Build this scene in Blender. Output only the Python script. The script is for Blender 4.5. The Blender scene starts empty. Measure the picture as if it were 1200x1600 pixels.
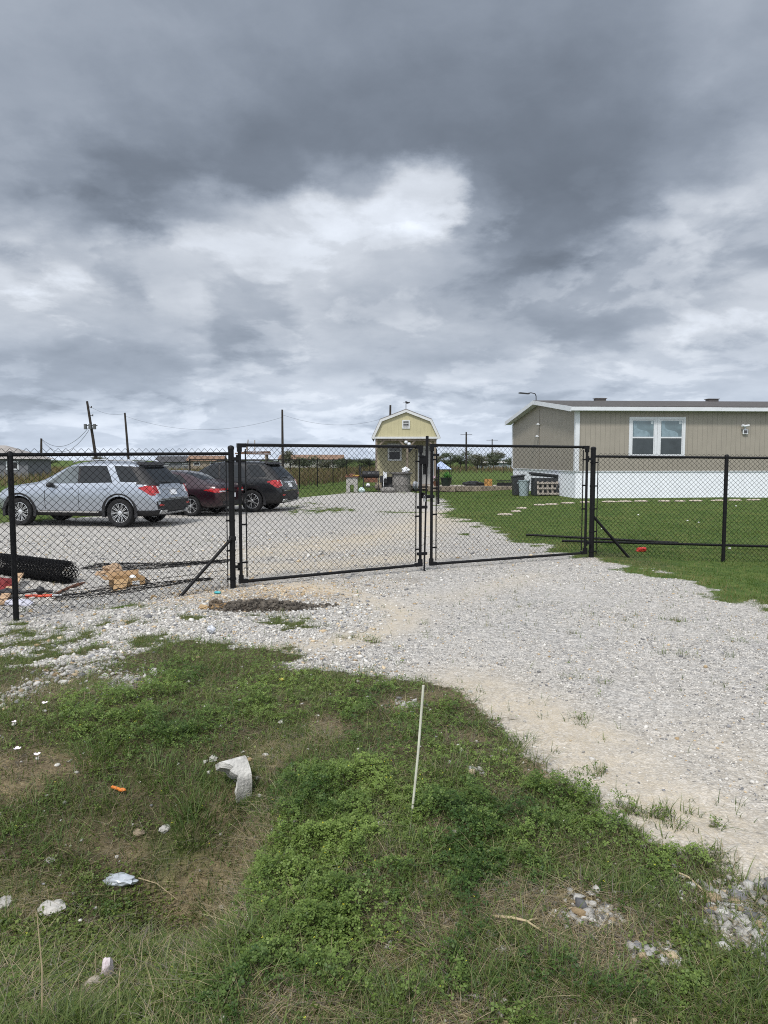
import bpy, bmesh, math, random
import numpy as np
from mathutils import Vector, Matrix, Euler
from mathutils.bvhtree import BVHTree

R = math.radians
rng = np.random.default_rng(7)
random.seed(7)
scene = bpy.context.scene
COL = scene.collection

# ------------------------------------------------------------------ camera
FPX, CAM_H, PITCH = 1109.0, 1.70, math.atan(81 / 1109.0)
cd = bpy.data.cameras.new('camera')
cam = bpy.data.objects.new('camera', cd)
COL.objects.link(cam)
cd.sensor_fit = 'HORIZONTAL'
cd.sensor_width = 36
cd.lens = 36 * FPX / 1200
cd.clip_start = 0.05
cd.clip_end = 9000
cam.location = (0, 0, CAM_H)
cam.rotation_euler = (math.pi / 2 - PITCH, 0, 0)
scene.camera = cam
CP, SP = math.cos(PITCH), math.sin(PITCH)


def ray(px, py):
    dx, dy = (px - 600) / FPX, -(py - 800) / FPX
    return np.array([dx, CP + dy * SP, -SP + dy * CP])


def at(px, py, Y):
    """point on the sight line of a photo pixel at distance Y"""
    d = ray(px, py)
    t = Y / d[1]
    return Vector((d[0] * t, Y, CAM_H + d[2] * t))


# ------------------------------------------------------------------ noise and terrain
def sst(a, b, x):
    t = np.clip((x - a) / (b - a), 0, 1)
    return t * t * (3 - 2 * t)


def _hash(ix, iy, s):
    n = (ix.astype(np.int64) * 374761393 + iy.astype(np.int64) * 668265263 + s * 974711) & 0x7fffffff
    n = ((n ^ (n >> 13)) * 1274126177) & 0x7fffffff
    return ((n ^ (n >> 16)) & 0xffff) / 65535.0


def vnoise(x, y, s=0):
    x, y = np.asarray(x, float), np.asarray(y, float)
    ix, iy = np.floor(x), np.floor(y)
    fx, fy = x - ix, y - iy
    fx, fy = fx * fx * (3 - 2 * fx), fy * fy * (3 - 2 * fy)
    a, b = _hash(ix, iy, s), _hash(ix + 1, iy, s)
    c, d = _hash(ix, iy + 1, s), _hash(ix + 1, iy + 1, s)
    return (a + (b - a) * fx) * (1 - fy) + (c + (d - c) * fx) * fy


def fbm(x, y, s=0, o=4):
    v, a, t = 0, 1.0, 0
    for k in range(o):
        v = v + a * vnoise(np.asarray(x) * 2 ** k + 17.3 * k, np.asarray(y) * 2 ** k - 9.1 * k, s + k)
        t += a
        a *= .55
    return v / t


def terrain(x, y):
    x, y = np.asarray(x, float), np.asarray(y, float)
    z = -.10 * sst(-1.8, -4.2, x) * sst(3, 6, y)
    z = z - .08 * sst(3.7, 6.0, x) * sst(20, 13, y) * sst(4, 9, y)
    z = z + .14 * sst(17, 27, y) * sst(4, 8, x) * sst(70, 45, y)
    yc = 3.15 + .10 * (x + .6)
    dx = sst(-.44, -.80, x)
    z = z - .40 * np.exp(-((y - yc) / .75) ** 2) * dx
    # broken earth round the open pipe mouth
    z = z - .16 * np.exp(-((x + .92) / .28) ** 2 - ((y - 3.2) / .26) ** 2)
    lump = (fbm(x * 1.7, y * 1.7, 3, 4) - .5)
    z = z + lump * .14 * sst(6.5, 4.0, y) * sst(2.6, .6, x - .45 * (3.9 - y) * 1.6)
    z = z + (fbm(x * .35, y * .35, 9, 3) - .5) * .05 * sst(6, 9, y) * sst(90, 40, y)
    return z


def th(x, y):
    return float(terrain(np.array([x]), np.array([y]))[0])


def gp(px, py):
    """where the sight line of a photo pixel meets the terrain"""
    d = ray(px, py)
    t = np.linspace(.5, 1, 1) if d[2] >= 0 else None
    ts = np.geomspace(.8, 400, 3000)
    z = CAM_H + d[2] * ts
    below = z < terrain(d[0] * ts, d[1] * ts)
    i = int(np.argmax(below))
    lo, hi = ts[max(i - 1, 0)], ts[i]
    for _ in range(20):
        m = .5 * (lo + hi)
        if CAM_H + d[2] * m < th(d[0] * m, d[1] * m):
            hi = m
        else:
            lo = m
    return Vector((d[0] * hi, d[1] * hi, th(d[0] * hi, d[1] * hi)))


# ------------------------------------------------------------------ materials
MATS = {}


def nodes(m):
    m.use_nodes = True
    return m.node_tree.nodes, m.node_tree.links


def mat(name, col, rough=.6, metal=0., var=.12, scale=6., bump=0., bscale=60., spec=.4, coat=0., coatr=.06, emit=None, trans=0.):
    """principled material with a mottled colour and a fine bump, both in object space"""
    if name in MATS:
        return MATS[name]
    m = bpy.data.materials.new(name)
    N, L = nodes(m)
    b = N['Principled BSDF']
    b.inputs['Roughness'].default_value = rough
    b.inputs['Metallic'].default_value = metal
    b.inputs['Specular IOR Level'].default_value = spec
    b.inputs['Coat Weight'].default_value = coat
    b.inputs['Coat Roughness'].default_value = coatr
    b.inputs['Transmission Weight'].default_value = trans
    tc = N.new('ShaderNodeTexCoord')
    nz = N.new('ShaderNodeTexNoise')
    nz.inputs['Scale'].default_value = scale
    nz.inputs['Detail'].default_value = 5
    L.new(tc.outputs['Object'], nz.inputs['Vector'])
    mr = N.new('ShaderNodeMapRange')
    mr.inputs['From Min'].default_value = .3
    mr.inputs['From Max'].default_value = .7
    L.new(nz.outputs['Fac'], mr.inputs['Value'])
    mx = N.new('ShaderNodeMix')
    mx.data_type = 'RGBA'
    c = list(col)[:3]
    mx.inputs['A'].default_value = [v * (1 - var) for v in c] + [1]
    mx.inputs['B'].default_value = [min(1, v * (1 + var)) for v in c] + [1]
    L.new(mr.outputs[0], mx.inputs['Factor'])
    L.new(mx.outputs['Result'], b.inputs['Base Color'])
    if bump:
        n2 = N.new('ShaderNodeTexNoise')
        n2.inputs['Scale'].default_value = bscale
        n2.inputs['Detail'].default_value = 4
        L.new(tc.outputs['Object'], n2.inputs['Vector'])
        bp = N.new('ShaderNodeBump')
        bp.inputs['Strength'].default_value = bump
        bp.inputs['Distance'].default_value = .01
        L.new(n2.outputs['Fac'], bp.inputs['Height'])
        L.new(bp.outputs['Normal'], b.inputs['Normal'])
    MATS[name] = m
    return m


def siding(name, col, pitch=.2, groove=.012, axis='X', depth=.5, var=.06):
    """vertical boards: a dark narrow groove every pitch metres along one object axis"""
    m = mat(name, col, .55, 0, var, 2.2)
    N, L = nodes(m)
    b = N['Principled BSDF']
    tc = N.new('ShaderNodeTexCoord')
    sp = N.new('ShaderNodeSeparateXYZ')
    L.new(tc.outputs['Object'], sp.inputs[0])
    md = N.new('ShaderNodeMath')
    md.operation = 'PINGPONG'
    md.inputs[1].default_value = pitch / 2
    L.new(sp.outputs[axis], md.inputs[0])
    mr = N.new('ShaderNodeMapRange')
    mr.inputs['From Max'].default_value = groove
    mr.inputs['To Min'].default_value = depth
    mr.inputs['To Max'].default_value = 1
    L.new(md.outputs[0], mr.inputs['Value'])
    mu = N.new('ShaderNodeMix')
    mu.data_type = 'RGBA'
    mu.blend_type = 'MULTIPLY'
    mu.inputs['Factor'].default_value = 1
    src = b.inputs['Base Color'].links[0].from_socket
    L.new(src, mu.inputs['A'])
    L.new(mr.outputs[0], mu.inputs['B'])
    L.new(mu.outputs['Result'], b.inputs['Base Color'])
    bp = N.new('ShaderNodeBump')
    bp.inputs['Strength'].default_value = .6
    bp.inputs['Distance'].default_value = .01
    L.new(mr.outputs[0], bp.inputs['Height'])
    L.new(bp.outputs['Normal'], b.inputs['Normal'])
    return m


def wood(name, col, scale=8., stretch=(1, 1, .08), var=.45, rough=.8):
    m = mat(name, col, rough, 0, var, scale, .25, 40)
    N, L = nodes(m)
    nz = [n for n in N if n.type == 'TEX_NOISE'][0]
    tc = [n for n in N if n.type == 'TEX_COORD'][0]
    mp = N.new('ShaderNodeMapping')
    mp.inputs['Scale'].default_value = stretch
    L.new(tc.outputs['Object'], mp.inputs[0])
    L.new(mp.outputs[0], nz.inputs['Vector'])
    return m


def leafmat(name, var=1.0, transl=.35):
    """leaf or blade: colour from the mesh attribute col, some light through the blade"""
    m = bpy.data.materials.new(name)
    N, L = nodes(m)
    b = N['Principled BSDF']
    out = N['Material Output']
    a = N.new('ShaderNodeAttribute')
    a.attribute_name = 'col'
    b.inputs['Roughness'].default_value = .5
    b.inputs['Specular IOR Level'].default_value = .35
    L.new(a.outputs['Color'], b.inputs['Base Color'])
    t = N.new('ShaderNodeBsdfTranslucent')
    g = N.new('ShaderNodeMix')
    g.data_type = 'RGBA'
    g.blend_type = 'MULTIPLY'
    g.inputs['Factor'].default_value = 1
    g.inputs['B'].default_value = (1.25, 1.3, .6, 1)
    L.new(a.outputs['Color'], g.inputs['A'])
    L.new(g.outputs['Result'], t.inputs['Color'])
    ms = N.new('ShaderNodeMixShader')
    ms.inputs[0].default_value = transl
    L.new(b.outputs[0], ms.inputs[1])
    L.new(t.outputs[0], ms.inputs[2])
    L.new(ms.outputs[0], out.inputs['Surface'])
    MATS[name] = m
    return m


def attrmat(name, rough=.85, bump=.0, bscale=80, spec=.25):
    m = bpy.data.materials.new(name)
    N, L = nodes(m)
    b = N['Principled BSDF']
    a = N.new('ShaderNodeAttribute')
    a.attribute_name = 'col'
    b.inputs['Roughness'].default_value = rough
    b.inputs['Specular IOR Level'].default_value = spec
    nz = N.new('ShaderNodeTexNoise')
    nz.inputs['Scale'].default_value = bscale
    nz.inputs['Detail'].default_value = 4
    geo = N.new('ShaderNodeTexCoord')
    L.new(geo.outputs['Object'], nz.inputs['Vector'])
    mr = N.new('ShaderNodeMapRange')
    mr.inputs['To Min'].default_value = .72
    mr.inputs['To Max'].default_value = 1.2
    L.new(nz.outputs['Fac'], mr.inputs['Value'])
    mu = N.new('ShaderNodeMix')
    mu.data_type = 'RGBA'
    mu.blend_type = 'MULTIPLY'
    mu.inputs['Factor'].default_value = 1
    L.new(a.outputs['Color'], mu.inputs['A'])
    L.new(mr.outputs[0], mu.inputs['B'])
    L.new(mu.outputs['Result'], b.inputs['Base Color'])
    if bump:
        bp = N.new('ShaderNodeBump')
        bp.inputs['Strength'].default_value = bump
        bp.inputs['Distance'].default_value = .01
        L.new(nz.outputs['Fac'], bp.inputs['Height'])
        L.new(bp.outputs['Normal'], b.inputs['Normal'])
    MATS[name] = m
    return m


# ------------------------------------------------------------------ mesh building
class MB:
    """collects shapes that become one mesh object"""

    def __init__(self):
        self.v, self.f = [], []

    def add(self, vs, fs):
        o = len(self.v)
        self.v += [tuple(p) for p in vs]
        self.f += [tuple(i + o for i in f) for f in fs]
        return self

    def box(self, c, s, rot=None, taper=1.0):
        cx, cy, cz = c
        hx, hy, hz = s[0] / 2, s[1] / 2, s[2] / 2
        vs = []
        for k, (x, y, z) in enumerate([(-1, -1, -1), (1, -1, -1), (1, 1, -1), (-1, 1, -1), (-1, -1, 1), (1, -1, 1), (1, 1, 1), (-1, 1, 1)]):
            t = taper if z > 0 else 1
            vs.append(Vector((x * hx * t, y * hy * t, z * hz)))
        if rot:
            M = Euler(rot).to_matrix()
            vs = [M @ v for v in vs]
        vs = [v + Vector(c) for v in vs]
        return self.add(vs, [(0, 3, 2, 1), (4, 5, 6, 7), (0, 1, 5, 4), (1, 2, 6, 5), (2, 3, 7, 6), (3, 0, 4, 7)])

    def span(self, a, b):
        return self.box([(a[i] + b[i]) / 2 for i in range(3)], [abs(b[i] - a[i]) for i in range(3)])

    def bar(self, p0, p1, w, h=None):
        """a rectangular bar between two points"""
        h = h or w
        p0, p1 = Vector(p0), Vector(p1)
        d = (p1 - p0).normalized()
        up = Vector((0, 0, 1)) if abs(d.z) < .95 else Vector((0, 1, 0))
        s = d.cross(up).normalized() * w / 2
        u = s.cross(d).normalized() * h / 2
        vs = [p + a * s + b * u for p in (p0, p1) for a, b in ((-1, -1), (1, -1), (1, 1), (-1, 1))]
        return self.add(vs, [(0, 1, 2, 3), (7, 6, 5, 4), (0, 4, 5, 1), (1, 5, 6, 2), (2, 6, 7, 3), (3, 7, 4, 0)])

    def tube(self, pts, r, n=8, cap=True, r2=None):
        pts = [Vector(p) for p in pts]
        m = len(pts)
        rs = r if isinstance(r, (list, tuple)) else [r] * m
        prev = None
        vs, fs = [], []
        for i, p in enumerate(pts):
            d = (pts[min(i + 1, m - 1)] - pts[max(i - 1, 0)]).normalized()
            if prev is None:
                a = Vector((0, 0, 1)) if abs(d.z) < .9 else Vector((1, 0, 0))
                s = d.cross(a).normalized()
            else:
                s = (prev - d * prev.dot(d)).normalized()
            prev = s
            t = d.cross(s)
            for k in range(n):
                an = 2 * math.pi * k / n
                vs.append(p + (s * math.cos(an) + t * math.sin(an)) * rs[i])
        for i in range(m - 1):
            for k in range(n):
                k2 = (k + 1) % n
                fs.append((i * n + k, i * n + k2, (i + 1) * n + k2, (i + 1) * n + k))
        if cap:
            fs.append(tuple(range(n - 1, -1, -1)))
            fs.append(tuple((m - 1) * n + k for k in range(n)))
        return self.add(vs, fs)

    def cyl(self, p0, p1, r, n=12, r1=None):
        return self.tube([p0, p1], [r, r if r1 is None else r1], n)

    def lathe(self, prof, n=20, axis='Z', c=(0, 0, 0), close=False):
        """profile of (radius, height) turned about an axis"""
        vs, fs = [], []
        for (r, h) in prof:
            for k in range(n):
                a = 2 * math.pi * k / n
                x, y = r * math.cos(a), r * math.sin(a)
                p = {'Z': (x, y, h), 'Y': (x, h, y), 'X': (h, x, y)}[axis]
                vs.append((p[0] + c[0], p[1] + c[1], p[2] + c[2]))
        m = len(prof)
        for i in range(m if close else m - 1):
            for k in range(n):
                k2, j = (k + 1) % n, (i + 1) % m
                fs.append((i * n + k, i * n + k2, j * n + k2, j * n + k))
        if not close:
            fs.append(tuple(range(n)))
            fs.append(tuple((m - 1) * n + k for k in range(n - 1, -1, -1)))
        return self.add(vs, fs)

    def prism(self, poly, a, b, axis='Y'):
        """2D polygon extruded along an axis from a to b"""
        n = len(poly)
        f = {'Y': lambda p, t: (p[0], t, p[1]), 'X': lambda p, t: (t, p[0], p[1]), 'Z': lambda p, t: (p[0], p[1], t)}[axis]
        vs = [f(p, a) for p in poly] + [f(p, b) for p in poly]
        fs = [tuple(range(n)), tuple(range(2 * n - 1, n - 1, -1))]
        fs += [(i, i + n, (i + 1) % n + n, (i + 1) % n) for i in range(n)]
        return self.add(vs, fs)

    def frame(self, x0, x1, z0, z1, w, y0, y1):
        """rectangular frame in the XZ plane, butted pieces"""
        self.span((x0, y0, z0), (x1, y1, z0 + w))
        self.span((x0, y0, z1 - w), (x1, y1, z1))
        self.span((x0, y0, z0 + w), (x0 + w, y1, z1 - w))
        return self.span((x1 - w, y0, z0 + w), (x1, y1, z1 - w))

    def blob(self, c, s, seed=0, sub=2, amp=.25, freq=1.6):
        bm = bmesh.new()
        bmesh.ops.create_icosphere(bm, subdivisions=sub, radius=1)
        r = random.Random(seed)
        o = [r.uniform(-9, 9) for _ in range(3)]
        from mathutils import noise as mn
        vs = []
        for v in bm.verts:
            p = v.co.copy()
            k = 1 + amp * mn.fractal(p * freq + Vector(o), .8, 2, 3)
            vs.append((c[0] + p.x * k * s[0], c[1] + p.y * k * s[1], c[2] + p.z * k * s[2]))
        fs = [tuple(v.index for v in f.verts) for f in bm.faces]
        bm.free()
        return self.add(vs, fs)

    def build(self, name, m, parent=None, smooth=False, bevel=0., loc=None):
        me = bpy.data.meshes.new(name)
        me.from_pydata(self.v, [], self.f)
        bm = bmesh.new()
        bm.from_mesh(me)
        bmesh.ops.recalc_face_normals(bm, faces=bm.faces)
        bm.to_mesh(me)
        bm.free()
        if isinstance(m, (list, tuple)):
            for q in m:
                me.materials.append(q)
        else:
            me.materials.append(m)
        o = bpy.data.objects.new(name, me)
        COL.objects.link(o)
        if parent:
            o.parent = parent
        if loc:
            o.location = loc
        if smooth:
            me.shade_smooth()
            if smooth != 'all':
                try:
                    me.set_sharp_from_angle(angle=R(40))
                except Exception:
                    pass
        if bevel:
            b = o.modifiers.new('b', 'BEVEL')
            b.width = bevel
            b.segments = 2
            b.limit_method = 'ANGLE'
        return o


def npmesh(name, V, faces, m, parent=None, col=None, loops=None, smooth=False):
    """mesh straight from numpy arrays; faces is an (n,3) or (n,4) index array"""
    me = bpy.data.meshes.new(name)
    V = np.asarray(V, np.float32)
    faces = np.asarray(faces, np.int32)
    k = faces.shape[1]
    me.vertices.add(len(V))
    me.vertices.foreach_set('co', V.ravel())
    me.loops.add(faces.size)
    me.loops.foreach_set('vertex_index', faces.ravel())
    me.polygons.add(len(faces))
    me.polygons.foreach_set('loop_start', np.arange(0, faces.size, k, dtype=np.int32))
    me.update(calc_edges=True)
    me.validate()
    if col is not None:
        a = me.attributes.new('col', 'FLOAT_COLOR', 'POINT')
        c = np.ones((len(V), 4), np.float32)
        c[:, :3] = col
        a.data.foreach_set('color', c.ravel())
    me.materials.append(m)
    o = bpy.data.objects.new(name, me)
    COL.objects.link(o)
    if parent:
        o.parent = parent
    if smooth:
        me.shade_smooth()
    return o


def tag(o, label=None, cat=None, group=None, kind=None):
    if label:
        o['label'] = label
    if cat:
        o['category'] = cat
    if group:
        o['group'] = group
    if kind:
        o['kind'] = kind
    return o


def thing(name, label, cat, loc=(0, 0, 0), rz=0., group=None):
    o = bpy.data.objects.new(name, None)
    COL.objects.link(o)
    o.location = loc
    o.rotation_euler = (0, 0, rz)
    o.empty_display_size = .2
    return tag(o, label, cat, group)


def copy_tree(o, parent=None):
    c = o.copy()
    COL.objects.link(c)
    c.parent = parent
    for ch in list(o.children):
        copy_tree(ch, c)
    return c

# ------------------------------------------------------------------ sky and light
SUN_EL, SUN_AZ = 52., 205.      # azimuth clockwise from +Y (behind the camera, a little to the left)


def build_world():
    w = bpy.data.worlds.new('World')
    scene.world = w
    w.use_nodes = True
    N, L = w.node_tree.nodes, w.node_tree.links
    N.clear()
    out = N.new('ShaderNodeOutputWorld')

    def M(op, a, b=None, c=None, clamp=False):
        n = N.new('ShaderNodeMath')
        n.operation = op
        n.use_clamp = clamp
        for i, v in enumerate((a, b, c)):
            if v is None:
                continue
            if isinstance(v, (int, float)):
                n.inputs[i].default_value = v
            else:
                L.new(v, n.inputs[i])
        return n.outputs[0]

    def MR(v, a, b, c=0., d=1., smooth=True):
        n = N.new('ShaderNodeMapRange')
        n.interpolation_type = 'SMOOTHSTEP' if smooth else 'LINEAR'
        L.new(v, n.inputs['Value'])
        for k, q in zip(('From Min', 'From Max', 'To Min', 'To Max'), (a, b, c, d)):
            n.inputs[k].default_value = q
        return n.outputs[0]

    def NZ(vec, scale, detail=5., rough=.55, dist=0.):
        n = N.new('ShaderNodeTexNoise')
        n.inputs['Scale'].default_value = scale
        n.inputs['Detail'].default_value = detail
        n.inputs['Roughness'].default_value = rough
        n.inputs['Distortion'].default_value = dist
        L.new(vec, n.inputs['Vector'])
        return n

    tc = N.new('ShaderNodeTexCoord')
    sp = N.new('ShaderNodeSeparateXYZ')
    L.new(tc.outputs['Generated'], sp.inputs[0])
    x, y, z = sp.outputs
    zc = M('MAXIMUM', z, 0.0)
    # the cloud deck: a flat layer overhead, so clouds crowd together towards the horizon
    den = M('ADD', zc, .28)
    cp = N.new('ShaderNodeCombineXYZ')
    L.new(M('DIVIDE', x, den), cp.inputs[0])
    L.new(M('DIVIDE', y, den), cp.inputs[1])
    deck = cp.outputs[0]
    wob = NZ(deck, 1.5, 4, .55)
    wsep = N.new('ShaderNodeSeparateColor')
    L.new(wob.outputs['Color'], wsep.inputs[0])
    fine = NZ(deck, 5.0, 9, .62)
    fsep = N.new('ShaderNodeSeparateColor')
    L.new(fine.outputs['Color'], fsep.inputs[0])
    az0 = M('ARCTAN2', x, y)
    el0 = M('ARCSINE', zc)
    az = M('ADD', az0, M('ADD', M('MULTIPLY', M('SUBTRACT', wsep.outputs[0], .5), .22), M('MULTIPLY', M('SUBTRACT', fsep.outputs[0], .5), .15)))
    kel = M('ADD', .25, M('MULTIPLY', el0, 1.6))
    el = M('ADD', el0, M('MULTIPLY', kel, M('ADD', M('MULTIPLY', M('SUBTRACT', wsep.outputs[1], .5), .12), M('MULTIPLY', M('SUBTRACT', fsep.outputs[1], .5), .10))))
    # brightness of the cloud deck by compass bearing, one band per height above the horizon
    bands = [
        (705, [(0, 192), (400, 198), (800, 205), (1200, 200)]),
        (660, [(0, 182), (250, 185), (500, 192), (800, 190), (1200, 190)]),
        (612, [(0, 160), (120, 146), (230, 150), (350, 182), (600, 186), (800, 176), (900, 184), (1100, 176), (1200, 180)]),
        (570, [(0, 148), (120, 140), (250, 142), (340, 160), (450, 184), (560, 168), (740, 150), (840, 176), (930, 190), (1050, 178), (1200, 165)]),
        (520, [(0, 176), (120, 170), (260, 172), (350, 152), (430, 170), (530, 184), (650, 172), (800, 152), (950, 156), (1060, 182), (1120, 190), (1200, 182)]),
        (465, [(0, 180), (60, 194), (130, 184), (195, 150), (250, 182), (350, 192), (450, 178), (540, 158), (680, 152), (800, 160), (900, 178), (1010, 172), (1120, 160), (1200, 186)]),
        (405, [(0, 158), (60, 172), (140, 150), (260, 186), (400, 192), (510, 194), (600, 178), (720, 168), (800, 130), (870, 122), (940, 164), (1040, 166), (1110, 178), (1200, 170)]),
        (350, [(0, 146), (90, 128), (170, 114), (280, 150), (430, 188), (540, 206), (610, 222), (690, 220), (735, 150), (780, 112), (900, 106), (1010, 116), (1090, 168), (1200, 180)]),
        (300, [(0, 148), (90, 142), (190, 116), (330, 114), (450, 118), (560, 158), (620, 205), (680, 202), (730, 130), (800, 108), (960, 106), (1080, 128), (1200, 158)]),
        (235, [(0, 150), (100, 152), (220, 132), (420, 112), (620, 112), (780, 110), (960, 110), (1090, 122), (1200, 138)]),
        (140, [(0, 146), (150, 146), (330, 138), (480, 120), (640, 114), (800, 118), (980, 126), (1120, 146), (1200, 142)]),
        (20, [(0, 150), (200, 150), (420, 138), (620, 130), (850, 130), (1020, 140), (1150, 156), (1200, 150)]),
    ]
    A0, A1 = -.56, .56
    azn = MR(az, A0, A1, 0, 1, False)
    acc = None
    prev_el = None
    for py, stops in bands:
        d = ray(600, py)
        e = math.atan2(d[2], d[1])
        rp = N.new('ShaderNodeValToRGB')
        rp.color_ramp.interpolation = 'EASE'
        els = rp.color_ramp.elements
        for i, (px, v) in enumerate(stops):
            dd = ray(px, py)
            a = math.atan2(dd[0], dd[1])
            e_here = math.asin(dd[2] / np.linalg.norm(dd))
            pos = min(1, max(0, (a - A0) / (A1 - A0)))
            lin = ((v + (17 if py < 330 else (20 if py < 440 else 26))) / 255.0) ** 2.2
            if i < 2:
                s = els[i]
                s.position = pos
            else:
                s = els.new(pos)
            s.color = (lin, lin, lin, 1)
        L.new(azn, rp.inputs[0])
        if acc is None:
            acc = rp.outputs[0]
        else:
            mx = N.new('ShaderNodeMix')
            mx.data_type = 'FLOAT'
            L.new(MR(el, prev_el, e, 0, 1), mx.inputs['Factor'])
            L.new(acc, mx.inputs['A'])
            L.new(rp.outputs[0], mx.inputs['B'])
            acc = mx.outputs['Result']
        prev_el = e
    # billows inside the deck
    big = NZ(deck, 2.6, 8, .54, .2)
    det = NZ(deck, 8.0, 7, .6, .2)
    tex = M('ADD', M('MULTIPLY', M('SUBTRACT', big.outputs['Fac'], .5), .50), M('MULTIPLY', M('SUBTRACT', det.outputs['Fac'], .5), .30))
    lum = M('MULTIPLY', acc, M('ADD', 1.0, tex))
    # cumulus heads with crisp edges, and the shaded undersides of nearer banks, low in the sky
    low = M('ADD', .25, M('MULTIPLY', .75, M('SUBTRACT', 1.0, MR(el0, .26, .42))))
    pf = NZ(deck, 2.3, 10, .57, .25)
    pw = N.new('ShaderNodeVectorMath')
    pw.operation = 'ADD'
    pw.inputs[1].default_value = (3.7, 1.9, 0)
    L.new(deck, pw.inputs[0])
    pf2 = NZ(pw.outputs[0], 1.7, 10, .56, .2)
    puff = MR(pf.outputs['Fac'], .505, .565)
    soft = MR(pf.outputs['Fac'], .40, .75)
    shade = MR(pf2.outputs['Fac'], .505, .60)
    lum = M('MULTIPLY', lum, M('ADD', 1.0, M('MULTIPLY', low, M('SUBTRACT', M('ADD', M('MULTIPLY', puff, .17), M('MULTIPLY', soft, .16)), M('MULTIPLY', shade, .26)))))
    # unseen deck overhead and behind, brightness added to light the ground
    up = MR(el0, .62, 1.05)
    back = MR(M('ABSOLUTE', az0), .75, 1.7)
    fill_ = M('MAXIMUM', up, back)
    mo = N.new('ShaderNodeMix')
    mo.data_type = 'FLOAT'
    L.new(fill_, mo.inputs['Factor'])
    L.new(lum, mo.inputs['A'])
    L.new(M('MULTIPLY', SKY_FILL, M('ADD', 1.0, tex)), mo.inputs['B'])
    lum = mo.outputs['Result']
    tint = N.new('ShaderNodeMix')
    tint.data_type = 'RGBA'
    tint.inputs['A'].default_value = (.85, 1.0, 1.24, 1)
    tint.inputs['B'].default_value = (.935, 1.0, 1.10, 1)
    L.new(MR(M('MULTIPLY', lum, MR(el0, 0.0, .22, .55, 1.0)), .15, .75), tint.inputs['Factor'])
    mul = N.new('ShaderNodeMix')
    mul.data_type = 'RGBA'
    mul.blend_type = 'MULTIPLY'
    mul.inputs['Factor'].default_value = 1
    L.new(tint.outputs['Result'], mul.inputs['A'])
    L.new(lum, mul.inputs['B'])
    bg1 = N.new('ShaderNodeBackground')
    L.new(mul.outputs['Result'], bg1.inputs['Color'])
    sky = N.new('ShaderNodeTexSky')
    sky.sky_type = 'NISHITA'
    sky.sun_disc = False
    sky.sun_elevation = R(SUN_EL)
    sky.sun_rotation = R(SUN_AZ)
    bg2 = N.new('ShaderNodeBackground')
    bg2.inputs['Strength'].default_value = .06
    L.new(sky.outputs[0], bg2.inputs['Color'])
    ms = N.new('ShaderNodeMixShader')
    ms.inputs[0].default_value = .06
    L.new(bg1.outputs[0], ms.inputs[1])
    L.new(bg2.outputs[0], ms.inputs[2])
    L.new(ms.outputs[0], out.inputs['Surface'])
    w.cycles.sampling_method = 'MANUAL'
    w.cycles.sample_map_resolution = 1024


SKY_FILL = 1.2
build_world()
ld = bpy.data.lights.new('sun', 'SUN')
ld.energy = 3.0
ld.angle = R(8)
ld.color = (1, .96, .90)
sun = bpy.data.objects.new('sun', ld)
COL.objects.link(sun)
_a, _e = R(SUN_AZ), R(SUN_EL)
sdir = Vector((math.sin(_a) * math.cos(_e), math.cos(_a) * math.cos(_e), math.sin(_e)))
sun.rotation_euler = sdir.to_track_quat('Z', 'Y').to_euler()
sun.location = (0, 0, 30)
scene.view_settings.view_transform = 'Standard'
scene.view_settings.look = 'None'
scene.view_settings.exposure = 0
scene.view_settings.gamma = 1
scene.render.engine = 'CYCLES'
scene.cycles.max_bounces = 6
scene.cycles.pixel_filter_type = 'BLACKMAN_HARRIS'
scene.cycles.filter_width = 1.05
scene.cycles.use_denoising = False
scene.cycles.use_adaptive_sampling = False
scene.cycles.diffuse_bounces = 3
scene.cycles.transparent_max_bounces = 12

# ------------------------------------------------------------------ what covers the ground where
DRIVE_PX = [(-400, 1075), (0, 1030), (90, 1040), (180, 1035), (225, 1012), (330, 1002), (420, 1015), (500, 1045), (590, 1055),
            (680, 1068), (735, 1085), (762, 1120), (860, 1188), (930, 1235), (985, 1300), (1060, 1340), (1130, 1385), (1210, 1415),
            (1450, 1500), (1900, 1240), (1500, 1020), (1200, 950), (1130, 935), (1050, 905), (985, 890), (930, 874), (860, 862), (820, 848),
            (760, 825), (705, 808), (692, 790), (672, 774), (640, 769), (560, 769), (490, 776), (420, 784), (300, 797), (180, 805), (60, 814),
            (-100, 822), (-500, 850)]
DRIVE = np.array([gp(*p)[:2] for p in DRIVE_PX])


def poly_sd(x, y, P):
    """signed distance to a polygon, positive inside"""
    d = np.full(x.shape, 1e9)
    ins = np.zeros(x.shape, bool)
    n = len(P)
    for i in range(n):
        ax, ay = P[i]
        bx, by = P[(i + 1) % n]
        ex, ey = bx - ax, by - ay
        t = np.clip(((x - ax) * ex + (y - ay) * ey) / (ex * ex + ey * ey + 1e-12), 0, 1)
        d = np.minimum(d, np.hypot(x - ax - t * ex, y - ay - t * ey))
        c = ((ay > y) != (by > y)) & (x < (bx - ax) * (y - ay) / (by - ay + 1e-12) + ax)
        ins ^= c
    return np.where(ins, d, -d)


def ells(items):
    out = []
    for (px, py, rx, ry, a) in items:
        c = gp(px, py)
        D = max(c.y, .5)
        w = rx * D / FPX
        h = max(.04, (gp(px, py - ry).y - gp(px, py + ry).y) / 2)
        out.append((c.x, c.y, w, h, a))
    return out


def ellval(x, y, E):
    v = np.zeros(x.shape)
    for (cx, cy, w, h, a) in E:
        r = ((x - cx) / w) ** 2 + ((y - cy) / h) ** 2
        v = np.maximum(v, a * np.exp(-r ** 1.5 * .7))
    return v


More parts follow.
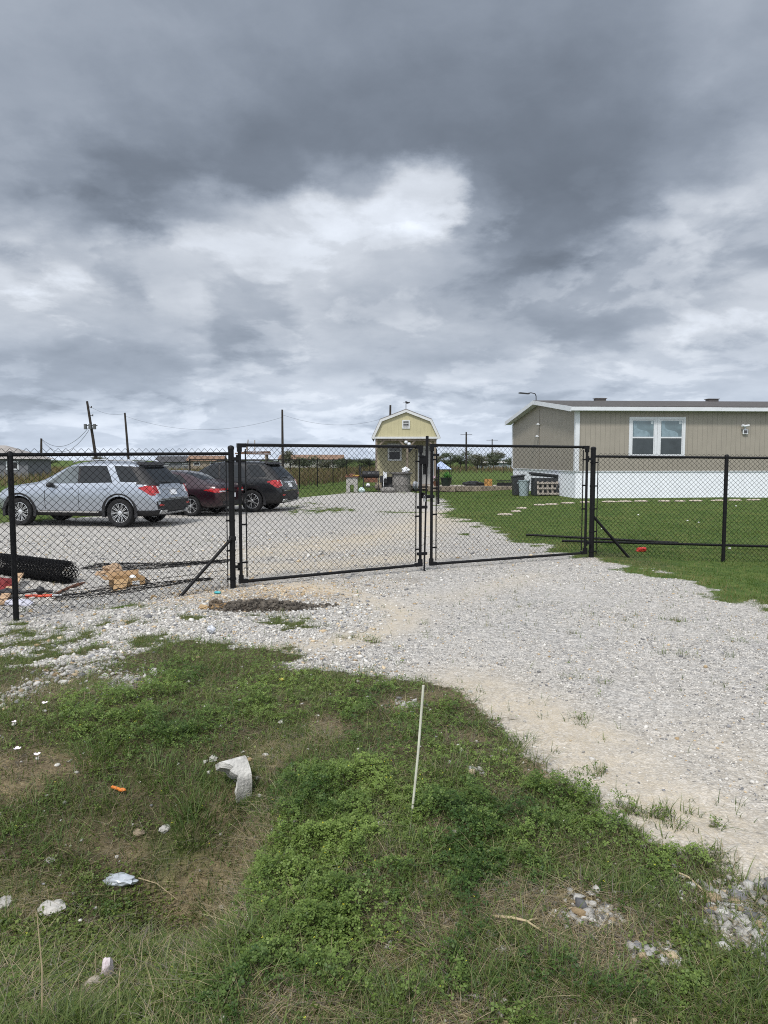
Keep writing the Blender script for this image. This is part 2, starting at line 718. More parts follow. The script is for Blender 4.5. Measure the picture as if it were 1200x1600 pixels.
LUSH = ells([(215, 1085, 95, 45, 1), (255, 1140, 90, 50, .9), (150, 1120, 60, 30, .6), (580, 1110, 90, 35, .75), (660, 1180, 110, 45, .7),
             (520, 1250, 110, 50, .9), (480, 1340, 120, 50, .9), (700, 1270, 90, 35, 1), (800, 1290, 110, 50, .95), (880, 1240, 80, 40, .95),
             (600, 1440, 160, 70, 1), (480, 1540, 110, 50, .9), (680, 1540, 110, 50, .9), (760, 1360, 80, 35, .8), (960, 1310, 70, 35, .9),
             (850, 1520, 100, 30, .55), (1000, 1560, 120, 30, .5), (1060, 1350, 50, 30, .7), (700, 1115, 50, 30, .7), (420, 1090, 80, 30, .6),
             (340, 1020, 70, 18, .6)])
TINY = ells([(90, 1480, 150, 60, 1), (60, 1560, 150, 60, 1), (220, 1440, 90, 40, .6), (240, 1560, 80, 50, .6), (1080, 1520, 110, 60, .6)])
BARE = ells([(430, 1178, 45, 22, 1), (505, 1140, 30, 18, .8), (60, 1195, 70, 22, 1), (20, 1230, 40, 20, .7), (300, 1400, 75, 45, .8), (40, 1405, 60, 30, .8),
             (600, 1332, 30, 16, .9), (675, 1440, 45, 60, .8), (845, 1205, 30, 14, .9), (735, 1155, 22, 14, .8), (690, 1295, 30, 14, .5), (900, 1430, 95, 45, 1),
             (810, 1420, 60, 30, .9), (440, 1560, 60, 40, .7), (940, 1500, 60, 40, .6), (1010, 1480, 40, 30, .6), (510, 1590, 60, 30, .6), (620, 1510, 40, 30, .5), (350, 1255, 22, 30, .9),
             (140, 1300, 60, 25, .5), (210, 1330, 50, 18, .7), (160, 1070, 90, 16, .5), (60, 1075, 70, 22, .6), (380, 1390, 50, 40, .5),
             (800, 1390, 25, 20, .6), (690, 1090, 50, 14, .5), (620, 1105, 30, 10, .6), (760, 1490, 60, 20, .4), (700, 1590, 60, 25, .6), (910, 1580, 50, 25, .5)])
STONY = ells([(1175, 1455, 75, 60, 1), (1150, 1400, 60, 20, .8), (915, 1432, 60, 28, 1), (1010, 1490, 30, 18, .6), (740, 1205, 14, 8, .5), (1050, 1500, 20, 20, .6), (635, 1103, 25, 8, .5),
              (200, 1065, 40, 18, .6), (40, 1080, 30, 16, .5), (120, 1050, 60, 14, .6)])
WEEDY = ells([(240, 1000, 55, 10, .75), (330, 985, 30, 8, .5), (60, 1005, 60, 14, .6), (150, 990, 50, 8, .5), (300, 965, 40, 7, .45), (190, 950, 40, 5, .5), (575, 1045, 18, 5, .7), (1120, 1293, 9, 5, .8),
              (500, 797, 60, 5, .7), (470, 790, 40, 4, .5), (620, 800, 40, 4, .6), (300, 800, 60, 5, .3), (90, 985, 40, 8, .4), (30, 975, 30, 8, .5), (725, 835, 12, 2, .7), (215, 970, 60, 6, .4)])
DARK = ells([(400, 943, 75, 16, .9), (470, 935, 60, 8, .4), (960, 868, 40, 6, .6), (1010, 880, 40, 6, .5), (60, 1195, 60, 14, .6), (30, 935, 60, 10, .5), (640, 905, 30, 4, .4)])
TANROCK = ells([(430, 925, 110, 14, 1), (320, 930, 60, 12, .9), (560, 912, 80, 8, .4), (980, 876, 60, 6, .4)])


def strokes(items):
    return [([gp(*p)[:2] for p in pts], w, a) for pts, w, a in items]


SAND = strokes([([(735, 1065), (830, 1115), (930, 1170), (1040, 1250), (1150, 1330), (1260, 1400)], .46, .78),
                ([(430, 1015), (520, 1005), (600, 985), (640, 960), (560, 930), (470, 915)], .28, .8),
                ([(560, 930), (700, 935), (830, 900)], .35, .35),
                ([(900, 1300), (1000, 1330), (1150, 1390)], .2, .4),
                ([(440, 860), (520, 850), (640, 830), (700, 800)], 1.1, .8), ([(400, 890), (560, 880), (640, 870)], .7, .75),
                ([(1000, 1060), (1140, 1110)], .4, .12), ([(1100, 1160), (1260, 1240)], .5, .5)])


def strokeval(x, y, S):
    v = np.zeros(x.shape)
    for pts, w, a in S:
        d = np.full(x.shape, 1e9)
        for (p, q) in zip(pts[:-1], pts[1:]):
            ex, ey = q[0] - p[0], q[1] - p[1]
            t = np.clip(((x - p[0]) * ex + (y - p[1]) * ey) / (ex * ex + ey * ey + 1e-9), 0, 1)
            d = np.minimum(d, np.hypot(x - p[0] - t * ex, y - p[1] - t * ey))
        v = np.maximum(v, a * np.exp(-(d / w) ** 2))
    return v


def masks(x, y):
    n1 = fbm(x * 2.1, y * 2.1, 21, 4) - .5
    n2 = fbm(x * 7, y * 7, 31, 3) - .5
    near = sst(14, 6, y)
    sd = poly_sd(x, y, DRIVE) + n1 * (.55 + .05 * y) + n2 * .30 * near
    sd = sd + (fbm(x * 3.1, y * 3.1, 41, 3) - .5) * .9 * sst(5.5, 8, y)
    wid = .12 + .022 * np.clip(y, 0, 40)
    g = sst(-wid, wid, sd)
    st = ellval(x, y, STONY)
    g = np.maximum(g, .62 * sst(.35, .95, st + n2 * 1.1))
    wd = ellval(x, y, WEEDY)
    wd = np.maximum(wd, .62 * sst(.50, .66, fbm(x * 1.9, y * 1.9, 43, 4)) * sst(.2, -1.0, x + .2 * (y - 7)) * sst(8.6, 7.2, y))
    g = g * (1 - .8 * sst(.3, .8, wd + n2 * 1.5 + n1 * .8))
    sand = strokeval(x, y, SAND) * (1.05 + n1 * 1.3)
    dark = np.clip(ellval(x, y, DARK) + n2 * .5 * ellval(x, y, DARK), 0, 1)
    tan = ellval(x, y, TANROCK)
    bare = np.clip(ellval(x, y, BARE) * (1.35 + n1 * 1.6 + n2 * 1.2) + n1 * .75 - .05, 0, 1)
    lush = np.clip(ellval(x, y, LUSH) * .9 + .06 + n1 * .7 + n2 * .35, 0, 1)
    tiny = np.clip(ellval(x, y, TINY) + n1 * .6, 0, 1)
    return dict(g=g, sd=sd, sand=np.clip(sand, 0, 1), dark=dark, tan=tan, bare=bare, lush=lush, tiny=tiny, st=st, wd=wd, n1=n1, n2=n2)


# ------------------------------------------------------------------ ground shader
def ground_mat():
    m = bpy.data.materials.new('ground_cover')
    N, L = nodes(m)
    b = N['Principled BSDF']
    b.inputs['Roughness'].default_value = .95
    b.inputs['Specular IOR Level'].default_value = .12
    geo = N.new('ShaderNodeNewGeometry')
    P = geo.outputs['Position']

    def A(nm):
        a = N.new('ShaderNodeAttribute')
        a.attribute_name = nm
        s = N.new('ShaderNodeSeparateColor')
        L.new(a.outputs['Color'], s.inputs[0])
        return s.outputs

    def NZ(s, d=4, r=.55):
        n = N.new('ShaderNodeTexNoise')
        n.inputs['Scale'].default_value = s
        n.inputs['Detail'].default_value = d
        n.inputs['Roughness'].default_value = r
        L.new(P, n.inputs['Vector'])
        return n.outputs['Fac']

    def MR(v, a, b_, c, d, sm='LINEAR'):
        n = N.new('ShaderNodeMapRange')
        n.interpolation_type = sm
        for k, q in zip(('From Min', 'From Max', 'To Min', 'To Max'), (a, b_, c, d)):
            n.inputs[k].default_value = q
        L.new(v, n.inputs['Value'])
        return n.outputs[0]

    def MX(f, a, b_):
        n = N.new('ShaderNodeMix')
        n.data_type = 'RGBA'
        if isinstance(f, (int, float)):
            n.inputs['Factor'].default_value = f
        else:
            L.new(f, n.inputs['Factor'])
        for k, v in (('A', a), ('B', b_)):
            if isinstance(v, tuple):
                n.inputs[k].default_value = v + (1,)
            else:
                L.new(v, n.inputs[k])
        return n.outputs['Result']

    def MT(op, a, b_):
        n = N.new('ShaderNodeMath')
        n.operation = op
        for i, v in enumerate((a, b_)):
            if isinstance(v, (int, float)):
                n.inputs[i].default_value = v
            else:
                L.new(v, n.inputs[i])
        return n.outputs[0]

    def VOR(s):
        n = N.new('ShaderNodeTexVoronoi')
        n.inputs['Scale'].default_value = s
        L.new(P, n.inputs['Vector'])
        sp = N.new('ShaderNodeSeparateColor')
        L.new(n.outputs['Color'], sp.inputs[0])
        return n.outputs['Distance'], sp.outputs

    m1, m2 = A('m1'), A('m2')
    g, sand, dark = m1[0], m1[1], m1[2]
    bare, green, tan = m2[0], m2[1], m2[2]
    d1, c1 = VOR(62)
    d2, c2 = VOR(27)
    fine = NZ(160, 3)
    mid = NZ(9, 5, .6)
    bigv = NZ(.9, 4, .6)
    # gravel: every stone its own shade
    st1 = MX(c1[0], (.29, .28, .267), (.62, .60, .565))
    st1 = MX(MT('MULTIPLY', MT('GREATER_THAN', c1[1], .86), .7), st1, (.15, .15, .155))
    st2 = MX(c2[0], (.36, .34, .31), (.68, .65, .61))
    grav = MX(MT('GREATER_THAN', c2[1], .6), st1, st2)
    gap = MR(d1, .25, .62, 1, .66)
    gm = N.new('ShaderNodeMix')
    gm.data_type = 'RGBA'
    gm.blend_type = 'MULTIPLY'
    gm.inputs['Factor'].default_value = 1
    L.new(grav, gm.inputs['A'])
    L.new(gap, gm.inputs['B'])
    grav = gm.outputs['Result']
    grav = MX(MR(bigv, .35, .7, 0, .35), grav, (.50, .47, .425))
    sandc = MX(MR(fine, .3, .7, 0, 1), (.33, .28, .205), (.53, .465, .365))
    sandf = MT('MULTIPLY', sand, MR(MT('ADD', mid, MT('MULTIPLY', c1[2], .5)), .5, .95, 1.0, .55))
    grav = MX(sandf, grav, sandc)
    tanc = MX(c2[2], (.36, .25, .14), (.62, .52, .38))
    grav = MX(MT('MULTIPLY', tan, MR(c2[0], .1, .7, .9, .25)), grav, tanc)
    # soil and dead thatch between the plants
    soil = MX(MR(mid, .3, .7, 0, 1), (.022, .018, .012), (.075, .058, .038))
    soil = MX(MR(fine, .35, .7, 0, .5), soil, (.17, .135, .09))
    dry = MX(MR(NZ(30, 5, .65), .35, .65, 0, 1), (.15, .11, .07), (.33, .26, .165))
    soil = MX(MT('MULTIPLY', bare, MR(mid, .3, .6, .3, 1)), soil, dry)
    turf = MX(MR(NZ(3.5, 6, .7), .35, .68, 0, 1), (.036, .080, .015), (.110, .150, .036))
    turf = MX(MR(bigv, .5, .75, 0, .4), turf, (.16, .15, .05))
    soil = MX(green, soil, turf)
    edge = MT('ADD', g, MT('MULTIPLY', MT('SUBTRACT', NZ(26, 5, .7), .5), 1.25))
    col = MX(MR(edge, .36, .64, 0, 1, 'SMOOTHSTEP'), soil, grav)
    darkc = MX(MR(NZ(55, 4), .35, .65, 0, 1), (.035, .027, .02), (.12, .095, .07))
    col = MX(MT('MULTIPLY', dark, MR(NZ(18, 4), .35, .6, .2, 1)), col, darkc)
    L.new(col, b.inputs['Base Color'])
    bp = N.new('ShaderNodeBump')
    bp.inputs['Strength'].default_value = .9
    bp.inputs['Distance'].default_value = .012
    hh = MT('ADD', MT('MULTIPLY', MT('SUBTRACT', 1.0, d1), .8), MT('MULTIPLY', fine, .5))
    hh = MT('MULTIPLY', hh, MT('SUBTRACT', 1.0, MT('MULTIPLY', sand, .6)))
    L.new(hh, bp.inputs['Height'])
    L.new(bp.outputs['Normal'], b.inputs['Normal'])
    return m


GM = ground_mat()


def ground():
    ys = [-4.0]
    while ys[-1] < 4000:
        y = ys[-1]
        ys.append(y + max(.02, .0085 * (y + 1)) if y < 110 else y * 1.09)
    ys = np.array(ys)
    u = np.concatenate([-np.geomspace(8, .95, 22)[:-1], np.arange(-.9, .9001, .0075), np.geomspace(.95, 8, 22)[1:]])
    X = u[None, :] * (ys[:, None] + 5.0) * .86
    Y = np.repeat(ys[:, None], len(u), 1)
    x, y = X.ravel(), Y.ravel()
    k = masks(x, y)
    z = terrain(x, y) - .012 * (1 - k['g']) * 0
    V = np.stack([x, y, z], 1)
    ny, nx = len(ys), len(u)
    i = np.arange(ny - 1)[:, None] * nx + np.arange(nx - 1)[None, :]
    F = np.stack([i, i + 1, i + nx + 1, i + nx], -1).reshape(-1, 4)
    far_green = sst(6.5, 10, y) + sst(1.5, 3.0, x) * sst(5, 7, y) + k['wd'] * .7 + .12
    m1 = np.ones((len(x), 4), np.float32)
    m1[:, 0], m1[:, 1], m1[:, 2] = k['g'], k['sand'], k['dark']
    m2 = np.ones((len(x), 4), np.float32)
    m2[:, 0], m2[:, 1], m2[:, 2] = k['bare'], np.clip(far_green, 0, 1) * .9, k['tan']
    isg = (k['g'][F].mean(1) > .5)
    for name, sel in (('ground', ~isg), ('gravel_driveway', isg)):
        f = F[sel]
        ids = np.unique(f)
        mp = np.full(len(x), -1)
        mp[ids] = np.arange(len(ids))
        o = npmesh(name, V[ids], mp[f], GM, smooth=True)
        for nm, arr in (('m1', m1), ('m2', m2)):
            a = o.data.attributes.new(nm, 'FLOAT_COLOR', 'POINT')
            a.data.foreach_set('color', arr[ids].ravel())
        tag(o, kind='structure')


ground()

# ------------------------------------------------------------------ ground cover nobody could count
LEAF = leafmat('leaf')
STONE = attrmat('stone', .9, .4, 130)


def blades(name, P, H, W, az, lean, col, segs=3, curl=.5, m=None, twist=None):
    """grass blades: one curved tapering strip each"""
    n = len(P)
    dx, dy = np.cos(az), np.sin(az)
    tw = az + math.pi / 2 + (rng.normal(0, .5, n) if twist is None else twist)
    sx, sy = np.cos(tw) * W / 2, np.sin(tw) * W / 2
    rows = []
    for k in range(segs + 1):
        t = k / segs
        off = lean * (t * (1 - curl) + curl * t * t) * H
        zz = H * (t - .32 * np.clip(lean, 0, 1.6) * t * t)
        c = np.stack([P[:, 0] + dx * off, P[:, 1] + dy * off, P[:, 2] + zz], 1)
        wv = (1 - t) ** .7
        if k < segs:
            s = np.stack([sx * wv, sy * wv, np.zeros(n)], 1)
            rows += [c - s, c + s]
        else:
            rows.append(c)
    V = np.stack(rows, 1)
    nv = V.shape[1]
    fs = []
    for k in range(segs):
        a = 2 * k
        if k < segs - 1:
            fs += [(a, a + 1, a + 3), (a, a + 3, a + 2)]
        else:
            fs.append((a, a + 1, a + 2))
    F = (np.arange(n)[:, None, None] * nv + np.array(fs)[None]).reshape(-1, 3)
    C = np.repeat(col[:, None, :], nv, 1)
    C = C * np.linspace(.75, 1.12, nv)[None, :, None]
    return V.reshape(-1, 3), F, C.reshape(-1, 3)


def leaves(P, size, nrm, az, col, kind='tri'):
    """trefoil (tri) or single (one) leaves: folded kite-shaped leaflets"""
    n = len(P)
    nl = 3 if kind == 'tri' else 1
    nrm = nrm / np.linalg.norm(nrm, axis=1, keepdims=True)
    ref = np.stack([np.cos(az), np.sin(az), np.zeros(n)], 1)
    t1 = ref - nrm * (ref * nrm).sum(1, keepdims=True)
    t1 /= np.linalg.norm(t1, axis=1, keepdims=True)
    t2 = np.cross(nrm, t1)
    allv, allc = [], []
    for k in range(nl):
        a = 2 * math.pi * k / nl + rng.normal(0, .15, n)
        d = t1 * np.cos(a)[:, None] + t2 * np.sin(a)[:, None]
        s = -t1 * np.sin(a)[:, None] + t2 * np.cos(a)[:, None]
        L = (size * rng.uniform(.8, 1.2, n))[:, None]
        droop = rng.normal(-.05, .22, n)[:, None]
        up = nrm
        base = P + d * L * .06
        tip = P + d * L + up * L * droop
        lf = P + d * L * .62 + s * L * .42 + up * L * (.14 + droop * .6)
        rt = P + d * L * .62 - s * L * .42 + up * L * (.14 + droop * .6)
        allv.append(np.stack([base, rt, tip, lf], 1))
        cc = col * rng.uniform(.82, 1.18, n)[:, None]
        allc.append(np.repeat(cc[:, None], 4, 1))
    V = np.concatenate(allv).reshape(-1, 3)
    C = np.concatenate(allc).reshape(-1, 3)
    m = len(V) // 4
    F = (np.arange(m)[:, None, None] * 4 + np.array([(0, 1, 2), (0, 2, 3)])[None]).reshape(-1, 3)
    return V, F, C


def join(parts):
    Vs, Fs, Cs, o = [], [], [], 0
    for V, F, C in parts:
        Vs.append(V)
        Fs.append(F + o)
        Cs.append(C)
        o += len(V)
    return np.concatenate(Vs), np.concatenate(Fs), np.concatenate(Cs)


def scatter(n, x0, x1, y0, y1, power=1.0):
    """random points, thinning out with distance"""
    u = rng.random(n)
    if power == 1.0:
        y = y0 * (y1 / y0) ** u
    else:
        y = y0 + (y1 - y0) * u
    x = rng.uniform(x0, x1, n) * (y + 1.5) if power == 1.0 else rng.uniform(x0, x1, n)
    return x, y


def mixc(a, b, t):
    return np.array(a)[None] * (1 - t[:, None]) + np.array(b)[None] * t[:, None]


def inview(x, y, pad=.12):
    return np.abs(x) < (.56 + pad) * (y + .8)


def foreground():
    # ---- clover and other broad-leaved weeds
    x, y = scatter(620000, -.66, .60, 1.25, 7.6)
    k = masks(x, y)
    lushy = np.clip(k['lush'], 0, 1)
    p = np.clip(.18 + 1.0 * lushy ** 1.25 - .95 * k['bare'] - .6 * k['st'], .02, 1) * (1 - sst(.25, .8, k['g'])) * sst(7.4, 5.5, y)
    tl = np.clip(k['tiny'] - .35, 0, 1)
    p = p * (1 - tl * .85)
    clump = fbm(x * 9, y * 9, 55, 3)
    p = p * sst(.30, .52, clump + lushy * .16) * (.22 + .78 * sst(.40, .54, fbm(x * 3.0, y * 3.0, 57, 4)))
    keep = (rng.random(len(x)) < p) & inview(x, y)
    x, y, lushy, clump = x[keep], y[keep], lushy[keep], clump[keep]
    n = len(x)
    top = (.018 + .125 * lushy * sst(.32, .7, clump))
    h = top * np.sqrt(rng.random(n)) + .004
    P = np.stack([x, y, terrain(x, y) + h], 1)
    nrm = np.stack([rng.normal(0, .42, n), rng.normal(-.08, .42, n), np.ones(n)], 1)
    t = np.clip(fbm(x * 3, y * 3, 77, 3) * 1.5 - .25 + rng.normal(0, .18, n), 0, 1)
    col = mixc((.034, .076, .015), (.185, .260, .062), t)
    size = rng.uniform(.0075, .0155, n) * (.85 + .03 * y)
    parts = [leaves(P, size, nrm, rng.uniform(0, 6.28, n), col)]
    # yellow specks of bloom
    sel = rng.random(n) < .003 + .006 * (t > .7)
    Q = P[sel] + np.array([0, 0, .012])
    m = len(Q)
    parts.append(leaves(Q, np.full(m, .0042), np.stack([rng.normal(0, .3, m), rng.normal(-.3, .3, m), np.ones(m)], 1), rng.uniform(0, 6, m), mixc((.62, .55, .03), (.7, .7, .08), rng.random(m))))
    o = npmesh('clover', *join(parts)[:2], LEAF, col=join(parts)[2]) if False else None
    V, F, C = join(parts)
    o = npmesh('clover', V, F, LEAF, col=C)
    tag(o, 'low bright green clover with tiny yellow blooms on the verge', 'clover', kind='stuff')
    # ---- small round-leaved ground cover in the ditch
    x, y = scatter(380000, -.66, .62, 1.25, 5)
    k = masks(x, y)
    p = np.clip(k['tiny'] * 1.5 - .05 - .4 * k['bare'], .05, 1) * (1 - sst(.3, .8, k['g'])) * sst(.28, .5, fbm(x * 11, y * 11, 59, 3))
    keep = (rng.random(len(x)) < p) & inview(x, y)
    x, y = x[keep], y[keep]
    n = len(x)
    P = np.stack([x, y, terrain(x, y) + rng.uniform(.003, .028, n)], 1)
    nrm = np.stack([rng.normal(0, .4, n), rng.normal(-.1, .4, n), np.ones(n)], 1)
    col = mixc((.055, .085, .014), (.17, .22, .05), np.clip(rng.normal(.45, .3, n), 0, 1))
    V, F, C = leaves(P, rng.uniform(.010, .019, n), nrm, rng.uniform(0, 6.28, n), col, 'one')
    o = npmesh('creeping_weeds', V, F, LEAF, col=C)
    tag(o, 'mat of small yellowish green leaves in the ditch', 'weeds', kind='stuff')
    # ---- grass among the clover
    x, y = scatter(420000, -.66, .62, 1.25, 9)
    k = masks(x, y)
    p = np.clip(.75 + k['n1'] * 1.0 - .62 * k['bare'] - .2 * k['lush'] - .5 * k['st'], .12, 1) * (1 - sst(.35, .9, k['g'])) * (1 - .85 * np.clip(k['tiny'], 0, 1))
    p = p * sst(.2, .6, fbm(x * 5, y * 5, 61, 3))
    p = np.maximum(p, .8 * sst(.3, .8, k['wd'] + k['n2'] * 1.5 + k['n1'] * .8))
    keep = (rng.random(len(x)) < p) & inview(x, y)
    x, y = x[keep], y[keep]
    n = len(x)
    P = np.stack([x, y, terrain(x, y) - .004], 1)
    H = rng.uniform(.03, .085, n) * (1 + .7 * (fbm(x * 3, y * 3, 63, 2) - .4))
    t = np.clip(rng.normal(.4, .3, n), 0, 1)
    col = mixc((.044, .082, .018), (.185, .225, .070), t)
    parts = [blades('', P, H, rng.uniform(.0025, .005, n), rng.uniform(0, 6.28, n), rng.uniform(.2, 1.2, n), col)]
    # long tufts
    tufts = [(384, 1264, 60, .09, .05), (396, 1236, 50, .08, .05), (362, 1268, 50, .09, .06), (400, 1205, 40, .06, .05), (352, 1230, 40, .08, .05), (140, 1190, 70, .19, .10), (170, 1175, 60, .2, .1), (262, 1165, 40, .24, .05), (300, 1150, 30, .22, .05), (245, 1215, 120, .16, .14), (290, 1245, 140, .17, .16),
             (300, 1300, 160, .16, .12), (330, 1270, 90, .15, .12), (60, 1270, 120, .13, .2), (20, 1330, 120, .14, .2), (90, 1340, 100, .12, .2), (560, 1200, 80, .13, .12), (640, 1150, 60, .12, .12),
             (470, 1420, 60, .15, .1), (700, 1215, 80, .13, .12), (860, 1290, 90, .12, .12), (880, 1560, 120, .13, .2), (760, 1575, 100, .12, .16), (400, 1470, 60, .13, .12), (540, 1290, 60, .14, .1), (430, 1265, 110, .13, .12),
             (500, 1560, 60, .13, .1), (820, 1160, 50, .08, .1), (960, 1400, 80, .09, .12), (1130, 1560, 90, .1, .15), (330, 1420, 70, .12, .1), (190, 1255, 80, .12, .15), (110, 1110, 50, .1, .1), (980, 1580, 70, .12, .1), (620, 1585, 70, .13, .12)]
    for (px, py, c, hh, sp) in tufts:
        o_ = gp(px, py)
        ang = rng.uniform(0, 6.28, c)
        rr = sp * np.sqrt(rng.random(c)) * .8
        xx, yy = o_.x + rr * np.cos(ang), o_.y + rr * np.sin(ang)
        pp = np.stack([xx, yy, terrain(xx, yy) - .004], 1)
        tt = np.clip(rng.normal(.45, .25, c), 0, 1)
        parts.append(blades('', pp, hh * rng.uniform(.5, 1.15, c), rng.uniform(.0028, .0052, c), ang + rng.normal(0, .6, c), rng.uniform(.3, 1.25, c), mixc((.05, .10, .02), (.14, .20, .055), tt), 4))
    # broader, brighter grass leaves and dead upright stems mixed through everything
    for (N_, cov, hh, ww, ca, cb) in ((26000, .55, (.05, .13), (.004, .0075), (.07, .12, .025), (.17, .21, .06)), (16000, .5, (.05, .16), (.0015, .003), (.20, .16, .09), (.40, .33, .20))):
        x, y = scatter(N_, -.66, .62, 1.25, 7.5)
        k = masks(x, y)
        keep = (rng.random(N_) < cov * (1 - .8 * k['tiny']) * (1 - .5 * k['bare'] * (N_ > 20000)) * (1 - sst(.3, .8, k['g'])) * sst(.25, .55, fbm(x * 3.3, y * 3.3, 67 + int(N_ / 1000), 3))) & inview(x, y)
        x, y = x[keep], y[keep]
        n = len(x)
        P = np.stack([x, y, terrain(x, y) - .004], 1)
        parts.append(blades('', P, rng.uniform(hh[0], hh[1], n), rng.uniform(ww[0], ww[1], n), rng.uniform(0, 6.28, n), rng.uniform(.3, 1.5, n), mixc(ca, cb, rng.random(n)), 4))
    V, F, C = join(parts)
    o = npmesh('verge_grass', V, F, LEAF, col=C)
    tag(o, 'uneven green grass growing through the clover', 'grass', kind='stuff')
    # ---- dead straw and thatch
    x, y = scatter(270000, -.66, .62, 1.25, 8.5)
    k = masks(x, y)
    p = np.clip(.34 + 1.0 * k['bare'] - .05 * k['lush'], 0, 1) * (1 - sst(.35, .9, k['g'])) * .8
    keep = (rng.random(len(x)) < p) & inview(x, y)
    x, y = x[keep], y[keep]
    n = len(x)
    P = np.stack([x, y, terrain(x, y) + rng.uniform(.0, .012, n)], 1)
    t = rng.random(n)
    grey = rng.random(n) < .35
    col = mixc((.19, .145, .08), (.50, .42, .27), t)
    col[grey] = mixc((.13, .11, .09), (.30, .27, .23), t[grey])
    V1, F1, C1 = blades('', P, rng.uniform(.02, .085, n), rng.uniform(.0015, .0035, n), rng.uniform(0, 6.28, n), rng.uniform(1.2, 3.2, n), col, 3, .2)
    # the strip lies down: flatten the rise
    V1 = V1.reshape(n, -1, 3)
    V1[:, :, 2] = P[:, None, 2] + (V1[:, :, 2] - P[:, None, 2]) * rng.uniform(.08, .8, n)[:, None]
    o = npmesh('dry_straw', V1.reshape(-1, 3), F1, LEAF, col=C1)
    tag(o, 'dead straw and dry thatch lying on bare patches', 'dry grass', kind='stuff')


def lawn():
    """mown lawn, drive edges and the rough field beyond"""
    x, y = scatter(420000, -.75, .75, 6.5, 60)
    k = masks(x, y)
    sparse = fbm(x * 1.1, y * 1.1, 71, 3)
    p = (1 - sst(.25, .75, k['g'])) * np.clip(.55 + (sparse - .4) * 1.6, .12, 1)
    p = np.maximum(p, .02 * (y < 30))
    p = p * np.where((y < 8.5) & (x < .6), .35, 1)
    # inside the house, under the deck and barn there is none
    p = p * (1 - ((x > 7.6) & (y > 29.1) & (y < 40))) * (1 - ((x > -.7) & (x < 3.2) & (y > 40) & (y < 50)))
    keep = rng.random(len(x)) < p
    x, y, sparse = x[keep], y[keep], sparse[keep]
    n = len(x)
    P = np.stack([x, y, terrain(x, y) - .006], 1)
    H = rng.uniform(.025, .07, n) * (1 + .8 * (fbm(x * .5, y * .5, 73, 2) - .5)) * (1 + .006 * y)
    t = np.clip(fbm(x * .8, y * .8, 75, 4) * 2.4 - .75 + rng.normal(0, .22, n), 0, 1)
    col = mixc((.042, .092, .016), (.130, .190, .048), t)
    edge_ = masks(x, y)['sd']
    dry = rng.random(n) < .08 + .22 * (sparse < .42) + .45 * sst(-1.1, -.1, edge_)
    col[dry] = mixc((.14, .13, .05), (.26, .22, .10), rng.random(dry.sum()))
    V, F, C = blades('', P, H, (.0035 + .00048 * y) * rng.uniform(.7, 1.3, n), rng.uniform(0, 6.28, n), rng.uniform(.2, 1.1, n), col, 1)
    o = npmesh('lawn_grass', V, F, LEAF, col=C)
    tag(o, 'short green lawn round the house and behind the fence', 'grass', kind='stuff')
    # weeds on the sandy pasture past the back fences: tall, dead and brown
    n = 90000
    y = 48 * (150 / 48) ** rng.random(n)
    x = rng.uniform(-.75, .75, n) * y
    patch = fbm(x * .06, y * .06, 81, 4)
    inside = (x - 7 > -.2 * 0 - (94 - y) * .25 - .8) & (y < 94) & (x > -9)
    side = (x < -16.5 + .25 * y - 1.0) | (y > 96)
    keep = side & (rng.random(n) < np.clip(patch * 2 - .3, .1, 1))
    x, y, patch = x[keep], y[keep], patch[keep]
    n = len(x)
    P = np.stack([x, y, terrain(x, y)], 1)
    t = rng.random(n)
    col = mixc((.115, .075, .042), (.25, .19, .11), t)
    gsel = rng.random(n) < .22
    col[gsel] = mixc((.05, .08, .02), (.12, .13, .04), t[gsel])
    V, F, C = blades('', P, rng.uniform(.35, 1.0, n) * (.6 + patch), .004 + .0006 * y, rng.uniform(0, 6.28, n), rng.uniform(.1, .6, n), col, 2)
    o = npmesh('dead_field_grass', V, F, LEAF, col=C)
    tag(o, 'tall brown dead grass of the pasture beyond the back fence', 'field grass', kind='stuff')


def ico(sub):
    bm = bmesh.new()
    bmesh.ops.create_icosphere(bm, subdivisions=sub, radius=1)
    V = np.array([v.co[:] for v in bm.verts])
    F = np.array([[v.index for v in f.verts] for f in bm.faces])
    bm.free()
    return V, F


def pebbles(P, size, col, sub=1, nvar=10, flat=.6):
    B, F = ico(sub)
    n, nv = len(P), len(B)
    var = []
    for k in range(nvar):
        j = 1 + rng.normal(0, .26, nv)
        var.append(B * j[:, None])
    var = np.array(var)[rng.integers(0, nvar, n)]
    s = size[:, None] * np.stack([rng.uniform(.75, 1.3, n), rng.uniform(.7, 1.1, n), rng.uniform(.45, .8, n) * flat / .6], 1)
    v = var * s[:, None, :]
    a = rng.uniform(0, 6.28, n)
    tl = rng.normal(0, .35, n)
    c, sn = np.cos(tl)[:, None], np.sin(tl)[:, None]
    v = np.stack([v[..., 0], v[..., 1] * c - v[..., 2] * sn, v[..., 1] * sn + v[..., 2] * c], -1)
    c, sn = np.cos(a)[:, None], np.sin(a)[:, None]
    v = np.stack([v[..., 0] * c - v[..., 1] * sn, v[..., 0] * sn + v[..., 1] * c, v[..., 2]], -1)
    v = v + P[:, None, :]
    FF = (np.arange(n)[:, None, None] * nv + F[None]).reshape(-1, 3)
    CC = np.repeat(col[:, None, :], nv, 1).reshape(-1, 3)
    return v.reshape(-1, 3), FF, CC


